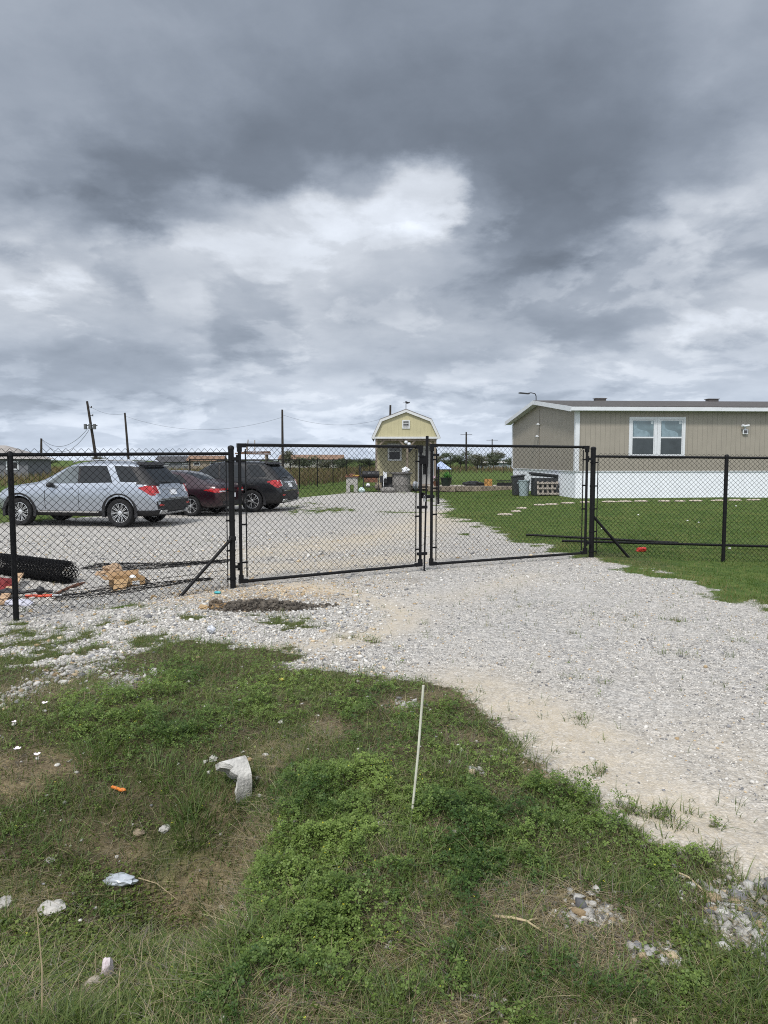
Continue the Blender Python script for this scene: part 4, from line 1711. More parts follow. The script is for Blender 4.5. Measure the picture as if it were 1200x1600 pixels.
def suv(root, pm, rimstyle, dark):
    k = 1.0
    def S(x, zb, wb, p2, p3, p4, p5, p6, p7, p8, p9, zr):
        return (x, [(0, zb), (wb, zb), p2, p3, p4, p5, p6, p7, p8, p9, (0, zr)])
    secs = [
        S(0.0, 0.44, 0.6, (0.7, 0.5), (0.76, 0.6), (0.76, 0.7), (0.72, 0.75), (0.66, 0.765), (0.52, 0.775), (0.38, 0.78), (0.2, 0.785), 0.785),
        S(0.05, 0.36, 0.78, (0.88, 0.47), (0.925, 0.62), (0.92, 0.74), (0.87, 0.805), (0.8, 0.82), (0.64, 0.83), (0.48, 0.835), (0.24, 0.84), 0.84),
        S(0.11, 0.32, 0.84, (0.935, 0.46), (0.965, 0.66), (0.955, 0.8167), (0.895, 0.945), (0.83, 0.9858), (0.68, 0.9975), (0.5, 1.0033), (0.25, 1.0092), 1.015),
        S(0.17, 0.3, 0.86, (0.95, 0.45), (0.98, 0.68), (0.975, 0.8983), (0.92, 1.07), (0.855, 1.12), (0.72, 1.14), (0.54, 1.15), (0.27, 1.155), 1.155),
        S(0.23, 0.29, 0.87, (0.955, 0.45), (0.985, 0.69), (0.985, 0.9217), (0.94, 1.12), (0.88, 1.19), (0.74, 1.23), (0.58, 1.25), (0.3, 1.26), 1.26),
        S(0.45, 0.27, 0.88, (0.96, 0.45), (0.99, 0.7), (0.995, 0.94), (0.965, 1.145), (0.925, 1.205), (0.79, 1.4), (0.66, 1.455), (0.36, 1.475), 1.48),
        S(0.7, 0.26, 0.88, (0.965, 0.44), (0.995, 0.7), (1.0, 0.94), (0.975, 1.14), (0.94, 1.2), (0.785, 1.625), (0.68, 1.685), (0.38, 1.715), 1.72),
        S(0.86, 0.26, 0.88, (0.965, 0.44), (1.0, 0.7), (1.0, 0.94), (0.98, 1.135), (0.945, 1.195), (0.785, 1.65), (0.69, 1.715), (0.39, 1.745), 1.75),
        S(1.13, 0.25, 0.88, (0.965, 0.44), (1.0, 0.7), (1.0, 0.94), (0.98, 1.13), (0.945, 1.19), (0.785, 1.66), (0.7, 1.73), (0.4, 1.765), 1.77),
        S(1.7, 0.25, 0.88, (0.955, 0.43), (0.985, 0.68), (0.99, 0.92), (0.97, 1.115), (0.935, 1.175), (0.79, 1.67), (0.7, 1.745), (0.4, 1.775), 1.78),
        S(2.3, 0.25, 0.88, (0.95, 0.42), (0.98, 0.66), (0.985, 0.9), (0.965, 1.1), (0.93, 1.16), (0.785, 1.66), (0.7, 1.735), (0.4, 1.77), 1.775),
        S(2.72, 0.25, 0.88, (0.95, 0.42), (0.98, 0.66), (0.985, 0.9), (0.965, 1.09), (0.93, 1.15), (0.775, 1.615), (0.69, 1.69), (0.4, 1.72), 1.725),
        S(3.15, 0.25, 0.88, (0.95, 0.42), (0.98, 0.66), (0.985, 0.9), (0.965, 1.085), (0.93, 1.14), (0.81, 1.37), (0.71, 1.45), (0.4, 1.48), 1.485),
        S(3.6, 0.25, 0.88, (0.955, 0.43), (0.985, 0.68), (0.985, 0.955), (0.96, 1.105), (0.925, 1.145), (0.85, 1.185), (0.74, 1.21), (0.42, 1.23), 1.235),
        S(4.05, 0.26, 0.88, (0.965, 0.44), (0.995, 0.7), (0.99, 0.965), (0.945, 1.08), (0.905, 1.11), (0.83, 1.135), (0.72, 1.155), (0.42, 1.175), 1.18),
        S(4.5, 0.28, 0.86, (0.95, 0.45), (0.985, 0.7), (0.97, 0.945), (0.915, 1.04), (0.875, 1.07), (0.8, 1.09), (0.7, 1.105), (0.4, 1.125), 1.13),
        S(4.85, 0.32, 0.74, (0.86, 0.46), (0.9, 0.68), (0.88, 0.8496), (0.83, 0.9196), (0.78, 0.9596), (0.71, 0.9846), (0.62, 0.9996), (0.36, 1.0196), 1.0246),
        S(5.02, 0.38, 0.58, (0.68, 0.48), (0.72, 0.64), (0.7, 0.7655), (0.66, 0.8255), (0.62, 0.8555), (0.56, 0.8755), (0.48, 0.8855), (0.28, 0.8955), 0.9005),
        S(5.06, 0.42, 0.5, (0.58, 0.5), (0.62, 0.62), (0.6, 0.7198), (0.56, 0.7698), (0.52, 0.7898), (0.46, 0.7998), (0.4, 0.8098), (0.22, 0.8198), 0.8198),
    ]
    RW = .385
    body, bv = loft_body(secs, 'body', [pm, CLAD, UNDER], root, [(1.13, RW, .445, .98), (4.155, RW, .445, .98)])
    body.data.materials.append(CLAD)
    gi = len(body.data.materials) - 1
    for f in body.data.polygons:
        c, nn = f.center, f.normal
        if .30 < c.x < .92 and 1.225 < c.z < 1.63 and abs(c.y) > .60 and f.material_index == 0:
            f.material_index = gi
        if .14 < c.x < .62 and c.z > 1.10 and nn.z > .35 and .55 < abs(c.y) and f.material_index == 0:
            f.material_index = gi
    for x in (1.13, 4.155):
        for s in (-1, 1):
            wheel(root, x, s * .845, s, RW, .268, .255, 10 if rimstyle == 0 else 5, True)
            # arch cladding
            pts_o, pts_i = [], []
            for i in range(25):
                a = math.pi * (i / 24 * 1.16 - .08)
                pts_o.append((x + math.cos(a) * .525, RW + math.sin(a) * .525))
                pts_i.append((x + math.cos(a) * .440, RW + math.sin(a) * .440))
            q = MB()
            n = len(pts_o)
            vs, fs = [], []
            for i in range(n):
                for (px_, pz_) in (pts_o[i], pts_i[i]):
                    h = bv.ray_cast(Vector((px_, s * 3, max(pz_, .33))), Vector((0, -s, 0)))
                    yy = h[0].y if h[0] is not None and abs(h[0].y) > .82 else s * .94
                    yy = s * max(abs(yy), .95)
                    vs.append((px_, yy + s * .022, pz_))
                vs.append((pts_i[i][0], s * .80, pts_i[i][1]))
                vs.append((pts_o[i][0], vs[-3][1] - s * .03, pts_o[i][1]))
            for i in range(n - 1):
                a_, b_ = i * 4, (i + 1) * 4
                fs += [(a_, a_ + 1, b_ + 1, b_), (a_ + 1, a_ + 2, b_ + 2, b_ + 1), (a_ + 3, a_, b_, b_ + 3)]
            q.add(vs, fs).build('wheel_arch', CLAD, root, smooth=True)
    for s in (-1, 1):
        side = dict(axis='Y', sign=s)
        patch(bv, [(3.34, 1.165), (2.36, 1.18), (2.42, 1.635), (2.62, 1.63), (2.80, 1.545)], 'Y', s, 'front_window', GLASSL if not dark else GLASS, root, .007, .01, .03)
        patch(bv, [(2.30, 1.18), (1.33, 1.20), (1.42, 1.38), (1.58, 1.645), (2.34, 1.64)], 'Y', s, 'rear_window', GLASS, root, .007, .01, .04)
        patch(bv, [(1.10, 1.215), (.56, 1.235), (.74, 1.45), (.90, 1.625), (1.36, 1.645)], 'Y', s, 'quarter_window', GLASS, root, .007, .01, .04)
        patch(bv, [(2.355, 1.175), (2.30, 1.175), (2.345, 1.64), (2.415, 1.638)], 'Y', s, 'door_pillar', CLAD, root, .006, .01, 0, 3)
        # door seams
        for poly in ([(3.36, .46), (3.345, .46), (3.345, 1.08), (3.36, 1.08)], [(2.335, .44), (2.322, .44), (2.322, 1.11), (2.335, 1.11)]):
            patch(bv, poly, 'Y', s, 'door_seam', UNDER, root, .002, .006, 0, 5)
        for x in (2.50, 1.46):
            patch(bv, [(x, 1.03), (x + .26, 1.03), (x + .26, 1.07), (x, 1.07)], 'Y', s, 'door_handle', pm, root, .032, .03, .012, 4)
        patch(bv, [(1.78, .385), (3.56, .385), (3.60, .425), (1.74, .425)], 'Y', s, 'sill_trim', CHROME, root, .016, .02, .01, 8)
        # tail lamp: wraps the corner, wide towards the tailgate, tapering forwards
        patch(bv, [(.10, .94), (.16, 1.115), (.52, 1.08), (.56, 1.05), (.44, 1.00), (.32, .93), (.20, .86), (.10, .86)], 'Y', s, 'tail_lamp', REDL, root, .014, .02, .02, 8)
        patch(bv, [(s * .70, .90), (s * .95, .90), (s * .93, 1.10), (s * .69, 1.10)], 'X', -1, 'reversing_lamp', CLRL, root, .012, .02, .02, 5)
        patch(bv, [(s * .76, .91), (s * .98, .91), (s * .96, 1.115), (s * .80, 1.115)], 'X', -1, 'tail_lamp', REDL, root, .016, .02, .02, 5)
        # mirror
        mm = MB().blob((3.12, s * 1.06, 1.13), (.09, .13, .075), 4, 2, .06)
        mm.bar((3.14, s * .92, 1.09), (3.13, s * 1.0, 1.10), .05, .04)
        mm.build('wing_mirror', CLAD, root, smooth=True)
        # roof rail
        pts = [(2.66, s * .665, 1.735), (2.5, s * .68, 1.785), (1.7, s * .695, 1.812), (.95, s * .675, 1.785), (.84, s * .665, 1.745)]
        MB().tube(pts, .017, 8).build('roof_rail', CHROME if not dark else CLAD, root, smooth=True)
        # exhaust finisher
        patch(bv, [(s * .52, .36), (s * .80, .37), (s * .80, .47), (s * .54, .46)], 'X', -1, 'exhaust_trim', STEEL, root, .05, .04, .03, 3)
        patch(bv, [(s * .64, .575), (s * .83, .575), (s * .83, .625), (s * .64, .625)], 'X', -1, 'reflector', REDL, root, .014, .02, .015, 3)
    patch(bv, [(-.70, 1.155), (.70, 1.155), (.60, 1.60), (-.60, 1.60)], 'X', -1, 'back_window', GLASS, root, .008, .01, .05, 8)
    patch(bv, [(-.66, 1.625), (.66, 1.625), (.62, 1.715), (-.62, 1.715)], 'X', -1, 'spoiler', CLAD, root, .09, .10, .03, 6)
    patch(bv, [(-.45, 1.005), (.45, 1.005), (.47, 1.055), (-.47, 1.055)], 'X', -1, 'tailgate_trim', CHROME, root, .022, .03, .015, 6)
    pl = patch(bv, [(-.16, .85), (.16, .85), (.16, .985), (-.16, .985)], 'X', -1, 'number_plate', PLATE, root, .022, .02, .01, 2)
    patch(bv, [(-.88, .50), (.88, .50), (.93, .705), (.5, .72), (-.5, .72), (-.93, .705)], 'X', -1, 'rear_bumper', CLAD, root, .012, .03, .03, 8)
    patch(bv, [(-.50, .345), (.50, .345), (.55, .40), (-.55, .40)], 'X', -1, 'skid_plate', STEEL, root, .03, .03, .02, 5)
    patch(bv, [(-.72, .735), (.72, .735), (.72, .75), (-.72, .75)], 'X', -1, 'tailgate_seam', CHROME if dark else UNDER, root, .004, .01, 0, 6)
    # rear wiper
    patch(bv, [(-.05, 1.17), (.42, 1.20), (.42, 1.215), (-.05, 1.20)], 'X', -1, 'rear_wiper', CLAD, root, .022, .012, 0, 3)
    # windscreen lies on the sloping front
    patch(bv, [(2.80, -.62), (3.50, -.74), (3.56, 0), (3.50, .74), (2.80, .62), (2.76, 0)], 'Z', 1, 'windscreen', GLASS, root, .006, .01, .05, 8)
    for s in (-1, 1):
        patch(bv, [(s * .45, .80), (s * .80, .78), (s * .84, .88), (s * .50, .90)], 'X', 1, 'headlight', CLRL, root, .01, .02, .02, 5)
    patch(bv, [(-.42, .62), (.42, .62), (.46, .84), (-.46, .84)], 'X', 1, 'grille', CLAD, root, .01, .02, .03, 5)
    MB().box((1.95, 0, 1.80), (.18, .035, .05), taper=.5).build('roof_antenna', CLAD, root)


def sedan(root, pm):
    def S(x, zb, wb, p2, p3, p4, p5, p6, p7, p8, p9, zr):
        return (x, [(0, zb), (wb, zb), p2, p3, p4, p5, p6, p7, p8, p9, (0, zr)])
    secs = [
        S(.00, .40, .56, (.64, .48), (.68, .62), (.68, .78), (.64, .86), (.58, .89), (.5, .90), (.4, .91), (.2, .915), .915),
        S(.05, .32, .70, (.80, .45), (.84, .62), (.84, .80), (.78, .93), (.70, .965), (.6, .975), (.46, .98), (.24, .985), .985),
        S(.14, .28, .76, (.87, .43), (.90, .64), (.90, .82), (.83, .975), (.74, 1.03), (.64, 1.045), (.48, 1.055), (.25, 1.06), 1.06),
        S(.34, .25, .80, (.90, .42), (.92, .65), (.925, .84), (.87, .985), (.78, 1.045), (.66, 1.07), (.50, 1.085), (.26, 1.09), 1.09),
        S(.62, .23, .80, (.905, .42), (.925, .66), (.93, .85), (.885, .985), (.81, 1.05), (.69, 1.10), (.54, 1.125), (.3, 1.135), 1.14),
        S(1.05, .22, .81, (.90, .42), (.925, .66), (.925, .85), (.89, .975), (.84, 1.03), (.68, 1.22), (.57, 1.275), (.32, 1.295), 1.30),
        S(1.55, .21, .81, (.89, .40), (.915, .64), (.92, .83), (.885, .96), (.845, 1.01), (.655, 1.35), (.56, 1.415), (.32, 1.44), 1.445),
        S(2.15, .21, .81, (.885, .39), (.91, .62), (.915, .81), (.885, .945), (.845, .99), (.665, 1.375), (.57, 1.44), (.32, 1.465), 1.47),
        S(2.75, .21, .81, (.885, .39), (.91, .62), (.915, .80), (.885, .93), (.845, .975), (.675, 1.31), (.58, 1.375), (.33, 1.40), 1.405),
        S(3.30, .21, .81, (.89, .40), (.915, .63), (.915, .80), (.88, .915), (.845, .95), (.74, 1.05), (.64, 1.09), (.36, 1.11), 1.115),
        S(3.60, .21, .81, (.895, .41), (.92, .64), (.915, .80), (.87, .90), (.83, .93), (.75, .955), (.65, .97), (.37, .985), .99),
        S(4.05, .22, .80, (.895, .42), (.92, .64), (.91, .78), (.85, .865), (.80, .89), (.72, .91), (.62, .925), (.36, .94), .945),
        S(4.50, .26, .72, (.84, .42), (.87, .62), (.85, .73), (.79, .79), (.74, .81), (.66, .83), (.56, .84), (.32, .855), .86),
        S(4.78, .32, .58, (.68, .45), (.70, .58), (.68, .66), (.63, .71), (.58, .73), (.52, .745), (.44, .755), (.26, .765), .77),
        S(4.86, .36, .48, (.56, .48), (.58, .56), (.56, .62), (.52, .66), (.48, .68), (.42, .69), (.36, .70), (.2, .705), .705),
    ]
    RW = .33
    body, bv = loft_body(secs, 'body', [pm, CLAD, UNDER], root, [(1.03, RW, .375, .91), (3.88, RW, .375, .91)], 1)
    for x in (1.03, 3.88):
        for s in (-1, 1):
            wheel(root, x, s * .79, s, RW, .235, .225, 5, True)
    for s in (-1, 1):
        patch(bv, [(3.02, .995), (2.20, 1.01), (2.22, 1.355), (2.42, 1.34)], 'Y', s, 'front_window', GLASS, root, .007, .01, .03)
        patch(bv, [(2.12, 1.01), (1.30, 1.04), (1.22, 1.10), (1.50, 1.29), (1.78, 1.35), (2.14, 1.355)], 'Y', s, 'rear_window', GLASS, root, .007, .01, .04)
        patch(bv, [(3.02, .97), (1.20, 1.015), (1.20, 1.028), (3.02, .985)], 'Y', s, 'window_trim', CHROME, root, .012, .01, 0, 8)
        patch(bv, [(.08, .76), (.10, .90), (.30, .90), (.55, .845), (.30, .80)], 'Y', s, 'tail_lamp', REDL, root, .012, .02, .02, 6)
        patch(bv, [(s * .34, .79), (s * .86, .77), (s * .86, .90), (s * .36, .895)], 'X', -1, 'tail_lamp', REDL, root, .012, .02, .02, 7)
        patch(bv, [(s * .36, .80), (s * .80, .785), (s * .80, .83), (s * .36, .835)], 'X', -1, 'reversing_lamp', CLRL, root, .018, .012, .01, 6)
        for x in (2.32, 1.36):
            patch(bv, [(x, .86), (x + .22, .86), (x + .22, .89), (x, .89)], 'Y', s, 'door_handle', CHROME, root, .025, .025, .01, 3)
        patch(bv, [(2.20, .38), (2.188, .38), (2.188, 1.0), (2.20, 1.0)], 'Y', s, 'door_seam', UNDER, root, .002, .005, 0, 5)
        mm = MB().blob((2.95, s * 1.0, 1.03), (.08, .10, .06), 4, 2, .06)
        mm.bar((2.96, s * .86, 1.0), (2.95, s * .94, 1.01), .05, .03)
        mm.build('wing_mirror', pm, root, smooth=True)
    patch(bv, [(.74, -.60), (1.44, -.50), (1.46, 0), (1.44, .50), (.74, .60), (.70, 0)], 'Z', 1, 'back_window', GLASS, root, .006, .01, .05, 8)
    patch(bv, [(2.75, -.52), (3.30, -.66), (3.36, 0), (3.30, .66), (2.75, .52), (2.70, 0)], 'Z', 1, 'windscreen', GLASS, root, .006, .01, .05, 8)
    patch(bv, [(-.16, .60), (.16, .60), (.16, .735), (-.16, .735)], 'X', -1, 'number_plate', PLATE, root, .016, .02, .01, 2)
    patch(bv, [(-.30, .80), (.30, .80), (.30, .83), (-.30, .83)], 'X', -1, 'boot_trim', CHROME, root, .014, .02, .01, 5)
    patch(bv, [(-.62, .40), (.62, .40), (.66, .50), (-.66, .50)], 'X', -1, 'rear_valance', CLAD, root, .01, .02, .02, 6)
    for s in (-1, 1):
        patch(bv, [(s * .35, .66), (s * .62, .65), (s * .64, .72), (s * .40, .73)], 'X', 1, 'headlight', CLRL, root, .01, .02, .02, 5)


def place_car(root, rear_x, wheel_pt, yaw, rel):
    """put the car so that its left rear wheel stands on wheel_pt, nose along yaw"""
    fx, fy = math.cos(yaw), math.sin(yaw)
    lx, ly = -fy, fx
    ox = wheel_pt.x - fx * rear_x - lx * rel
    oy = wheel_pt.y - fy * rear_x - ly * rel
    front = (ox + fx * 4.155, oy + fy * 4.155)
    z0 = th(ox + fx * rear_x, oy + fy * rear_x)
    z1 = th(*front)
    root.rotation_euler = (0, -math.atan2(z1 - z0, 3.0), yaw)
    root.location = (ox, oy, z0 - (z1 - z0) / 3.0 * rear_x + .004)


SILVER = paint('silver_paint', (.40, .435, .49), .75, .30)
BLACKP = mat('black_paint', (.006, .007, .009), .25, .1, .03, 3, 0, 60, .4, .35, .12)
MAROON = paint('maroon_paint', (.024, .005, .011), .45, .28)
c1 = thing('parked_suv', 'silver SUV with black wheel arches parked behind the fence', 'suv')
suv(c1, SILVER, 0, False)
p = at(187, 814.5, 18.9)
place_car(c1, 1.13, p, math.pi - R(11), .97)
c2 = thing('parked_suv', 'black SUV with tinted windows parked beside the maroon sedan', 'suv')
suv(c2, BLACKP, 1, True)
p = at(393, 792, 24.5)
place_car(c2, 1.13, p, math.pi - R(12), .97)
c3 = thing('parked_sedan', 'dark maroon sedan parked between the two SUVs', 'car')
sedan(c3, MAROON)
p = at(297.5, 798, 22.6)
place_car(c3, 1.03, p, math.pi - R(16), .91)

# ------------------------------------------------------------------ tan manufactured house
WHITE = mat('white_trim', (.58, .60, .63), .45, 0, .05, 3)
TAN = siding('tan_siding', (.275, .25, .21), .205, .010, 'X', .55)
TANG = siding('tan_siding_gable', (.275, .25, .21), .205, .010, 'Y', .55)
SKIRT = siding('white_skirting', (.74, .77, .82), .40, .006, 'X', .93, .04)
SKIRTG = siding('white_skirting_gable', (.74, .77, .82), .40, .006, 'Y', .93, .04)
SHING = mat('brown_shingles', (.072, .067, .065), .9, 0, .35, 9, .4, 30)
PANE = mat('window_glass', (.10, .15, .17), .06, 0, .45, 1.6, 0, 60, .8)  # sky reflection put into the bluish base colour
SCREEN = mat('insect_screen', (.045, .055, .062), .35, 0, .2, 3)
DARKM = mat('dark_metal', (.03, .03, .032), .5, .2)

HL, HW = 17.5, 10.8
hs = thing('manufactured_house', 'long tan house with white skirting and a brown shingle roof', 'house', (7.85, 29.2, 0), .058)
MB().span((0, 0, 1.25), (HL, .12, 3.74)).build('front_wall', TAN, hs)
MB().prism([(.121, 1.25), (HW, 1.25), (HW, 3.74), (HW / 2, 4.40), (.121, 3.74)], 0, .12, 'X').build('gable_wall', TANG, hs)
MB().span((.12, HW, 1.25), (HL, HW + .12, 3.74)).span((HL - .12, .12, 1.25), (HL, HW, 3.74)).build('back_wall', TAN, hs)
MB().span((.03, .03, -.4), (HL, .09, 1.25)).build('front_skirting', SKIRT, hs)
MB().span((.03, .091, -.4), (.09, HW, 1.25)).build('gable_skirting', SKIRTG, hs)
MB().span((-.012, -.012, 1.225), (HL, .03, 1.262)).span((-.012, .031, 1.225), (.03, HW, 1.262)).build('skirting_trim', WHITE, hs)
MB().prism([(-.025, -.025), (.15, -.025), (.15, -.001), (-.001, -.001), (-.001, .15), (-.025, .15)], 1.262, 3.69, 'Z').build('corner_trim', WHITE, hs)
MB().span((-.025, HW - .1, 1.262), (-.001, HW + .13, 3.69)).build('corner_trim', WHITE, hs)
m = MB()
m.prism([(-.36, 3.80), (HW / 2, 4.50), (HW / 2, 4.58), (-.36, 3.88)], -.33, HL + .3, 'X')
m.prism([(HW + .48, 3.80), (HW + .48, 3.88), (HW / 2 + .001, 4.58), (HW / 2 + .001, 4.50)], -.33, HL + .3, 'X')
roof = m.build('roof', SHING, hs)
MB().span((-.35, -.385, 3.70), (5.9, -.362, 3.85)).span((5.905, -.385, 3.695), (HL + .3, -.362, 3.843)).build('fascia', WHITE, hs)
MB().span((-.33, -.36, 3.69), (HL, -.001, 3.71)).build('soffit', WHITE, hs)
m = MB()
m.prism([(-.385, 3.66), (HW / 2, 4.385), (HW / 2, 4.57), (-.385, 3.865)], -.355, -.332, 'X')
m.prism([(HW + .5, 3.66), (HW + .5, 3.865), (HW / 2 + .001, 4.57), (HW / 2 + .001, 4.385)], -.355, -.332, 'X')
m.build('rake_board', WHITE, hs)
MB().prism([(-.36, 3.69), (HW / 2, 4.41), (HW + .48, 3.69), (HW + .48, 3.72), (HW / 2, 4.44), (-.36, 3.72)], -.331, -.002, 'X').build('gable_soffit', WHITE, hs)
MB().span((-.012, HW / 2 - .03, 1.262), (-.001, HW / 2 + .01, 4.36)).build('seam_cover', mat('tan_seam', (.15, .13, .105), .6), hs)
for x in (2.95, 8.55):
    v = MB().box((x, HW / 2, 4.62), (.5, .32, .10)).box((x, HW / 2, 4.68), (.58, .42, .025))
    v.build('roof_vent', mat('vent_grey', (.11, .10, .095), .7), hs)
for x0 in (2.25, 3.44):
    w = MB().frame(x0 - .03, x0 + 1.15, 1.79, 3.47, .10, -.03, .0).build('window', WHITE, hs)
    MB().frame(x0 + .075, x0 + 1.045, 1.895, 3.365, .045, -.022, -.001).span((x0 + .12, -.026, 2.60), (x0 + 1.0, -.001, 2.66)).build('sash', WHITE, w)
    MB().span((x0 + .121, -.009, 2.661), (x0 + .999, -.003, 3.319)).build('upper_pane', PANE, w)
    MB().span((x0 + .121, -.012, 1.941), (x0 + .999, -.004, 2.599)).build('lower_pane', SCREEN, w)
    # a pale swag of curtain seen behind the upper pane
    MB().prism([(x0 + .16, 2.67), (x0 + .86, 2.67), (x0 + .84, 2.80), (x0 + .70, 2.90), (x0 + .42, 2.95), (x0 + .30, 3.02), (x0 + .27, 3.29), (x0 + .16, 3.29)], -.0135, -.0095, 'Y').build('curtain', mat('curtain_cloth', (.19, .26, .30), .12, 0, .2, 5), w)
    MB().span((x0 + .88, -.014, 3.18), (x0 + .98, -.0095, 3.29)).build('sticker', mat('window_sticker', (.5, .55, .58), .4), w)
sc = MB().box((7.1, -.07, 3.10), (.07, .12, .07)).cyl((7.02, -.14, 3.10), (7.22, -.16, 3.13), .045, 10).cyl((6.93, -.15, 3.13), (7.03, -.14, 3.10), .055, 10)
sc.build('security_camera', WHITE, hs, smooth=True)
fl = MB().box((7.12, -.06, 2.87), (.22, .05, .20)).box((7.12, -.03, 3.0), (.05, .06, .12)).build('flood_light', WHITE, hs, bevel=.01)
MB().box((7.12, -.0865, 2.87), (.15, .004, .13)).build('lens', mat('lamp_lens', (.05, .05, .055), .15, 0, .3, 30), fl)
for yy, z in ((5.35, 3.42), (5.5, 2.85)):
    MB().box((-.06, yy, z), (.12, .06, .05)).cyl((-.14, yy - .16, z + .02), (-.10, yy + .10, z), .05, 10).build('security_camera', WHITE, hs, smooth=True)
yl = MB().tube([(-.3, 5.0, 4.55), (-.32, 4.95, 4.75), (-.40, 4.85, 4.85), (-.62, 4.75, 4.88), (-.75, 4.7, 4.86)], .022, 8)
yl.box((-.98, 4.62, 4.84), (.5, .18, .05), (0, .06, .2))
yl.build('yard_light', DARKM, hs)

# ------------------------------------------------------------------ yellow barn shed
YEL = siding('yellow_siding', (.42, .385, .235), .205, .008, 'X', .72)
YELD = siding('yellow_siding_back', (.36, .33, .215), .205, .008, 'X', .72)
OLDW = wood('weathered_wood', (.20, .165, .13), 9, (1, 1, .1))
DECKW = wood('deck_boards', (.24, .20, .165), 5, (.12, 1, 1))
TRIMG = mat('grey_white_trim', (.52, .53, .53), .55, 0, .08, 4)
bn = thing('barn_shed', 'yellow gambrel roofed shed with a porch and white trim', 'shed', (1.23, 40, 0), 0)
G = [(-1.80, 3.0), (-1.36, 3.90), (0, 4.42), (1.36, 3.90), (1.80, 3.0)]
MB().prism(G, 0, .10, 'Y').build('gable', YEL, bn)
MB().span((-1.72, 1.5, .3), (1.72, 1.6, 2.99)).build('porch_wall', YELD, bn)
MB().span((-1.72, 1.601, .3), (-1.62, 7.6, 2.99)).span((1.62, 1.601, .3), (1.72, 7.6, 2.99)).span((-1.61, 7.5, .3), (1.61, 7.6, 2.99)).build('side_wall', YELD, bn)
GO = [(-1.93, 2.93), (-1.44, 3.96), (0, 4.51), (1.44, 3.96), (1.93, 2.93)]
m = MB()
for i in range(4):
    a, b = GO[i], GO[i + 1]
    dx, dz = b[0] - a[0], b[1] - a[1]
    l = math.hypot(dx, dz)
    nx, nz = dz / l * .05, -dx / l * .05
    m.prism([a, b, (b[0] - nx * 0, b[1] + .05), (a[0], a[1] + .05)], -.10, 7.8, 'Y')
m.build('roof', mat('shed_roof', (.16, .15, .145), .8, 0, .2, 6), bn)
m = MB()
for i in range(4):
    a, b = GO[i], GO[i + 1]
    d = Vector((b[0] - a[0], b[1] - a[1])).normalized()
    nn = Vector((d.y, -d.x)) * .13
    m.prism([a, b, (b[0] + nn.x, b[1] + nn.y), (a[0] + nn.x, a[1] + nn.y)], -.13 - .004 * (i % 2), -.101, 'Y')
m.span((-1.92, -.125, 2.90), (1.92, -.012, 3.01))
m.build('gable_trim', TRIMG, bn)
v = MB().frame(-.22, .22, 3.46, 3.94, .07, -.05, -.001).build('loft_vent', TRIMG, bn)
m = MB().span((-.15, -.012, 3.53), (.15, -.002, 3.87)).build('vent_shade_sheet', DARKM, v)  # dark sheet standing for the shade behind the slats
m = MB()
for k in range(4):
    m.box((0, -.03, 3.57 + .085 * k), (.29, .05, .012), (.5, 0, 0))
m.build('slats', TRIMG, v)
for x in (-1.66, .08, 1.66):
    MB().box((x, .06, 1.62), (.11, .11, 2.56)).build('porch_post', OLDW, bn)
MB().span((-1.72, .01, 2.78), (1.72, .12, 2.899)).build('porch_beam', OLDW, bn)
for (a, b) in (((-1.6, 2.45), (-1.22, 2.80)), ((.02, 2.40), (-.36, 2.80)), ((.14, 2.40), (.52, 2.80)), ((1.6, 2.45), (1.22, 2.80))):
    MB().bar((a[0], .06, a[1]), (b[0], .06, b[1]), .09, .09).build('brace', OLDW, bn)
MB().span((-1.75, -.1, .12), (1.75, 1.5, .30)).build('porch_floor', DECKW, bn)
MB().span((-1.7, 0.05, -.1), (1.7, 7.5, .119)).build('skid_base', OLDW, bn)
w = MB().frame(-1.02, -.20, 1.66, 2.66, .10, 1.46, 1.499).build('window', TRIMG, bn)
MB().span((-.92, 1.475, 1.761), (-.30, 1.495, 2.18)).build('lower_pane', mat('black_pane', (.006, .006, .007), .15), w)
MB().span((-.92, 1.47, 2.21), (-.30, 1.49, 2.559)).build('upper_pane', mat('grey_pane', (.12, .125, .13), .15), w)
MB().span((-.92, 1.462, 2.18), (-.30, 1.498, 2.21)).build('sash_rail', TRIMG, w)
d = MB().span((.84, 1.47, .31), (1.58, 1.499, 2.42)).build('door', mat('grey_door', (.36, .36, .35), .5, 0, .05), bn)
MB().frame(.74, 1.68, .2, 2.52, .10, 1.455, 1.4695).build('door_frame', TRIMG, d)
MB().box((.93, 1.44, 1.3), (.05, .06, .14)).build('door_handle', DARKM, d)
for x, z in ((0.0, 2.70), (.17, 2.60)):
    MB().blob((x, -.16, z), (.10, .07, .09), 3, 2, .05).box((x, -.08, z + .06), (.14, .1, .06)).build('flood_light', WHITE, bn, smooth=True)
m = MB().prism([(-.02, 2.42), (.42, 2.42), (.36, 2.30), (.20, 2.10), (.04, 2.30)], .12, .14, 'Y')
hb = m.build('hanging_sign', mat('black_board', (.012, .012, .014), .5), bn)
mm = MB()
for k, ww in enumerate((.04, .05, .03, .05, .04)):
    mm.box((.04 + .075 * k, .117, 2.375), (ww, .004, .05))
mm.build('lettering', WHITE, hb)
MB().prism([(-.30, 2.46), (-.17, 2.46), (-.235, 2.34)], .12, .14, 'Y').build('pennant', DARKM, bn)
wv = MB().cyl((0, .05, 4.5), (0, .05, 4.92), .018, 8).bar((-.16, .05, 4.90), (.16, .05, 4.90), .02, .02)
wv.prism([(-.02, 4.90), (.05, 4.84), (.20, 4.88), (.24, 4.96), (.12, 4.94), (.02, 4.99), (-.06, 4.97)], .04, .06, 'Y')
wv.build('weathervane', DARKM, bn)

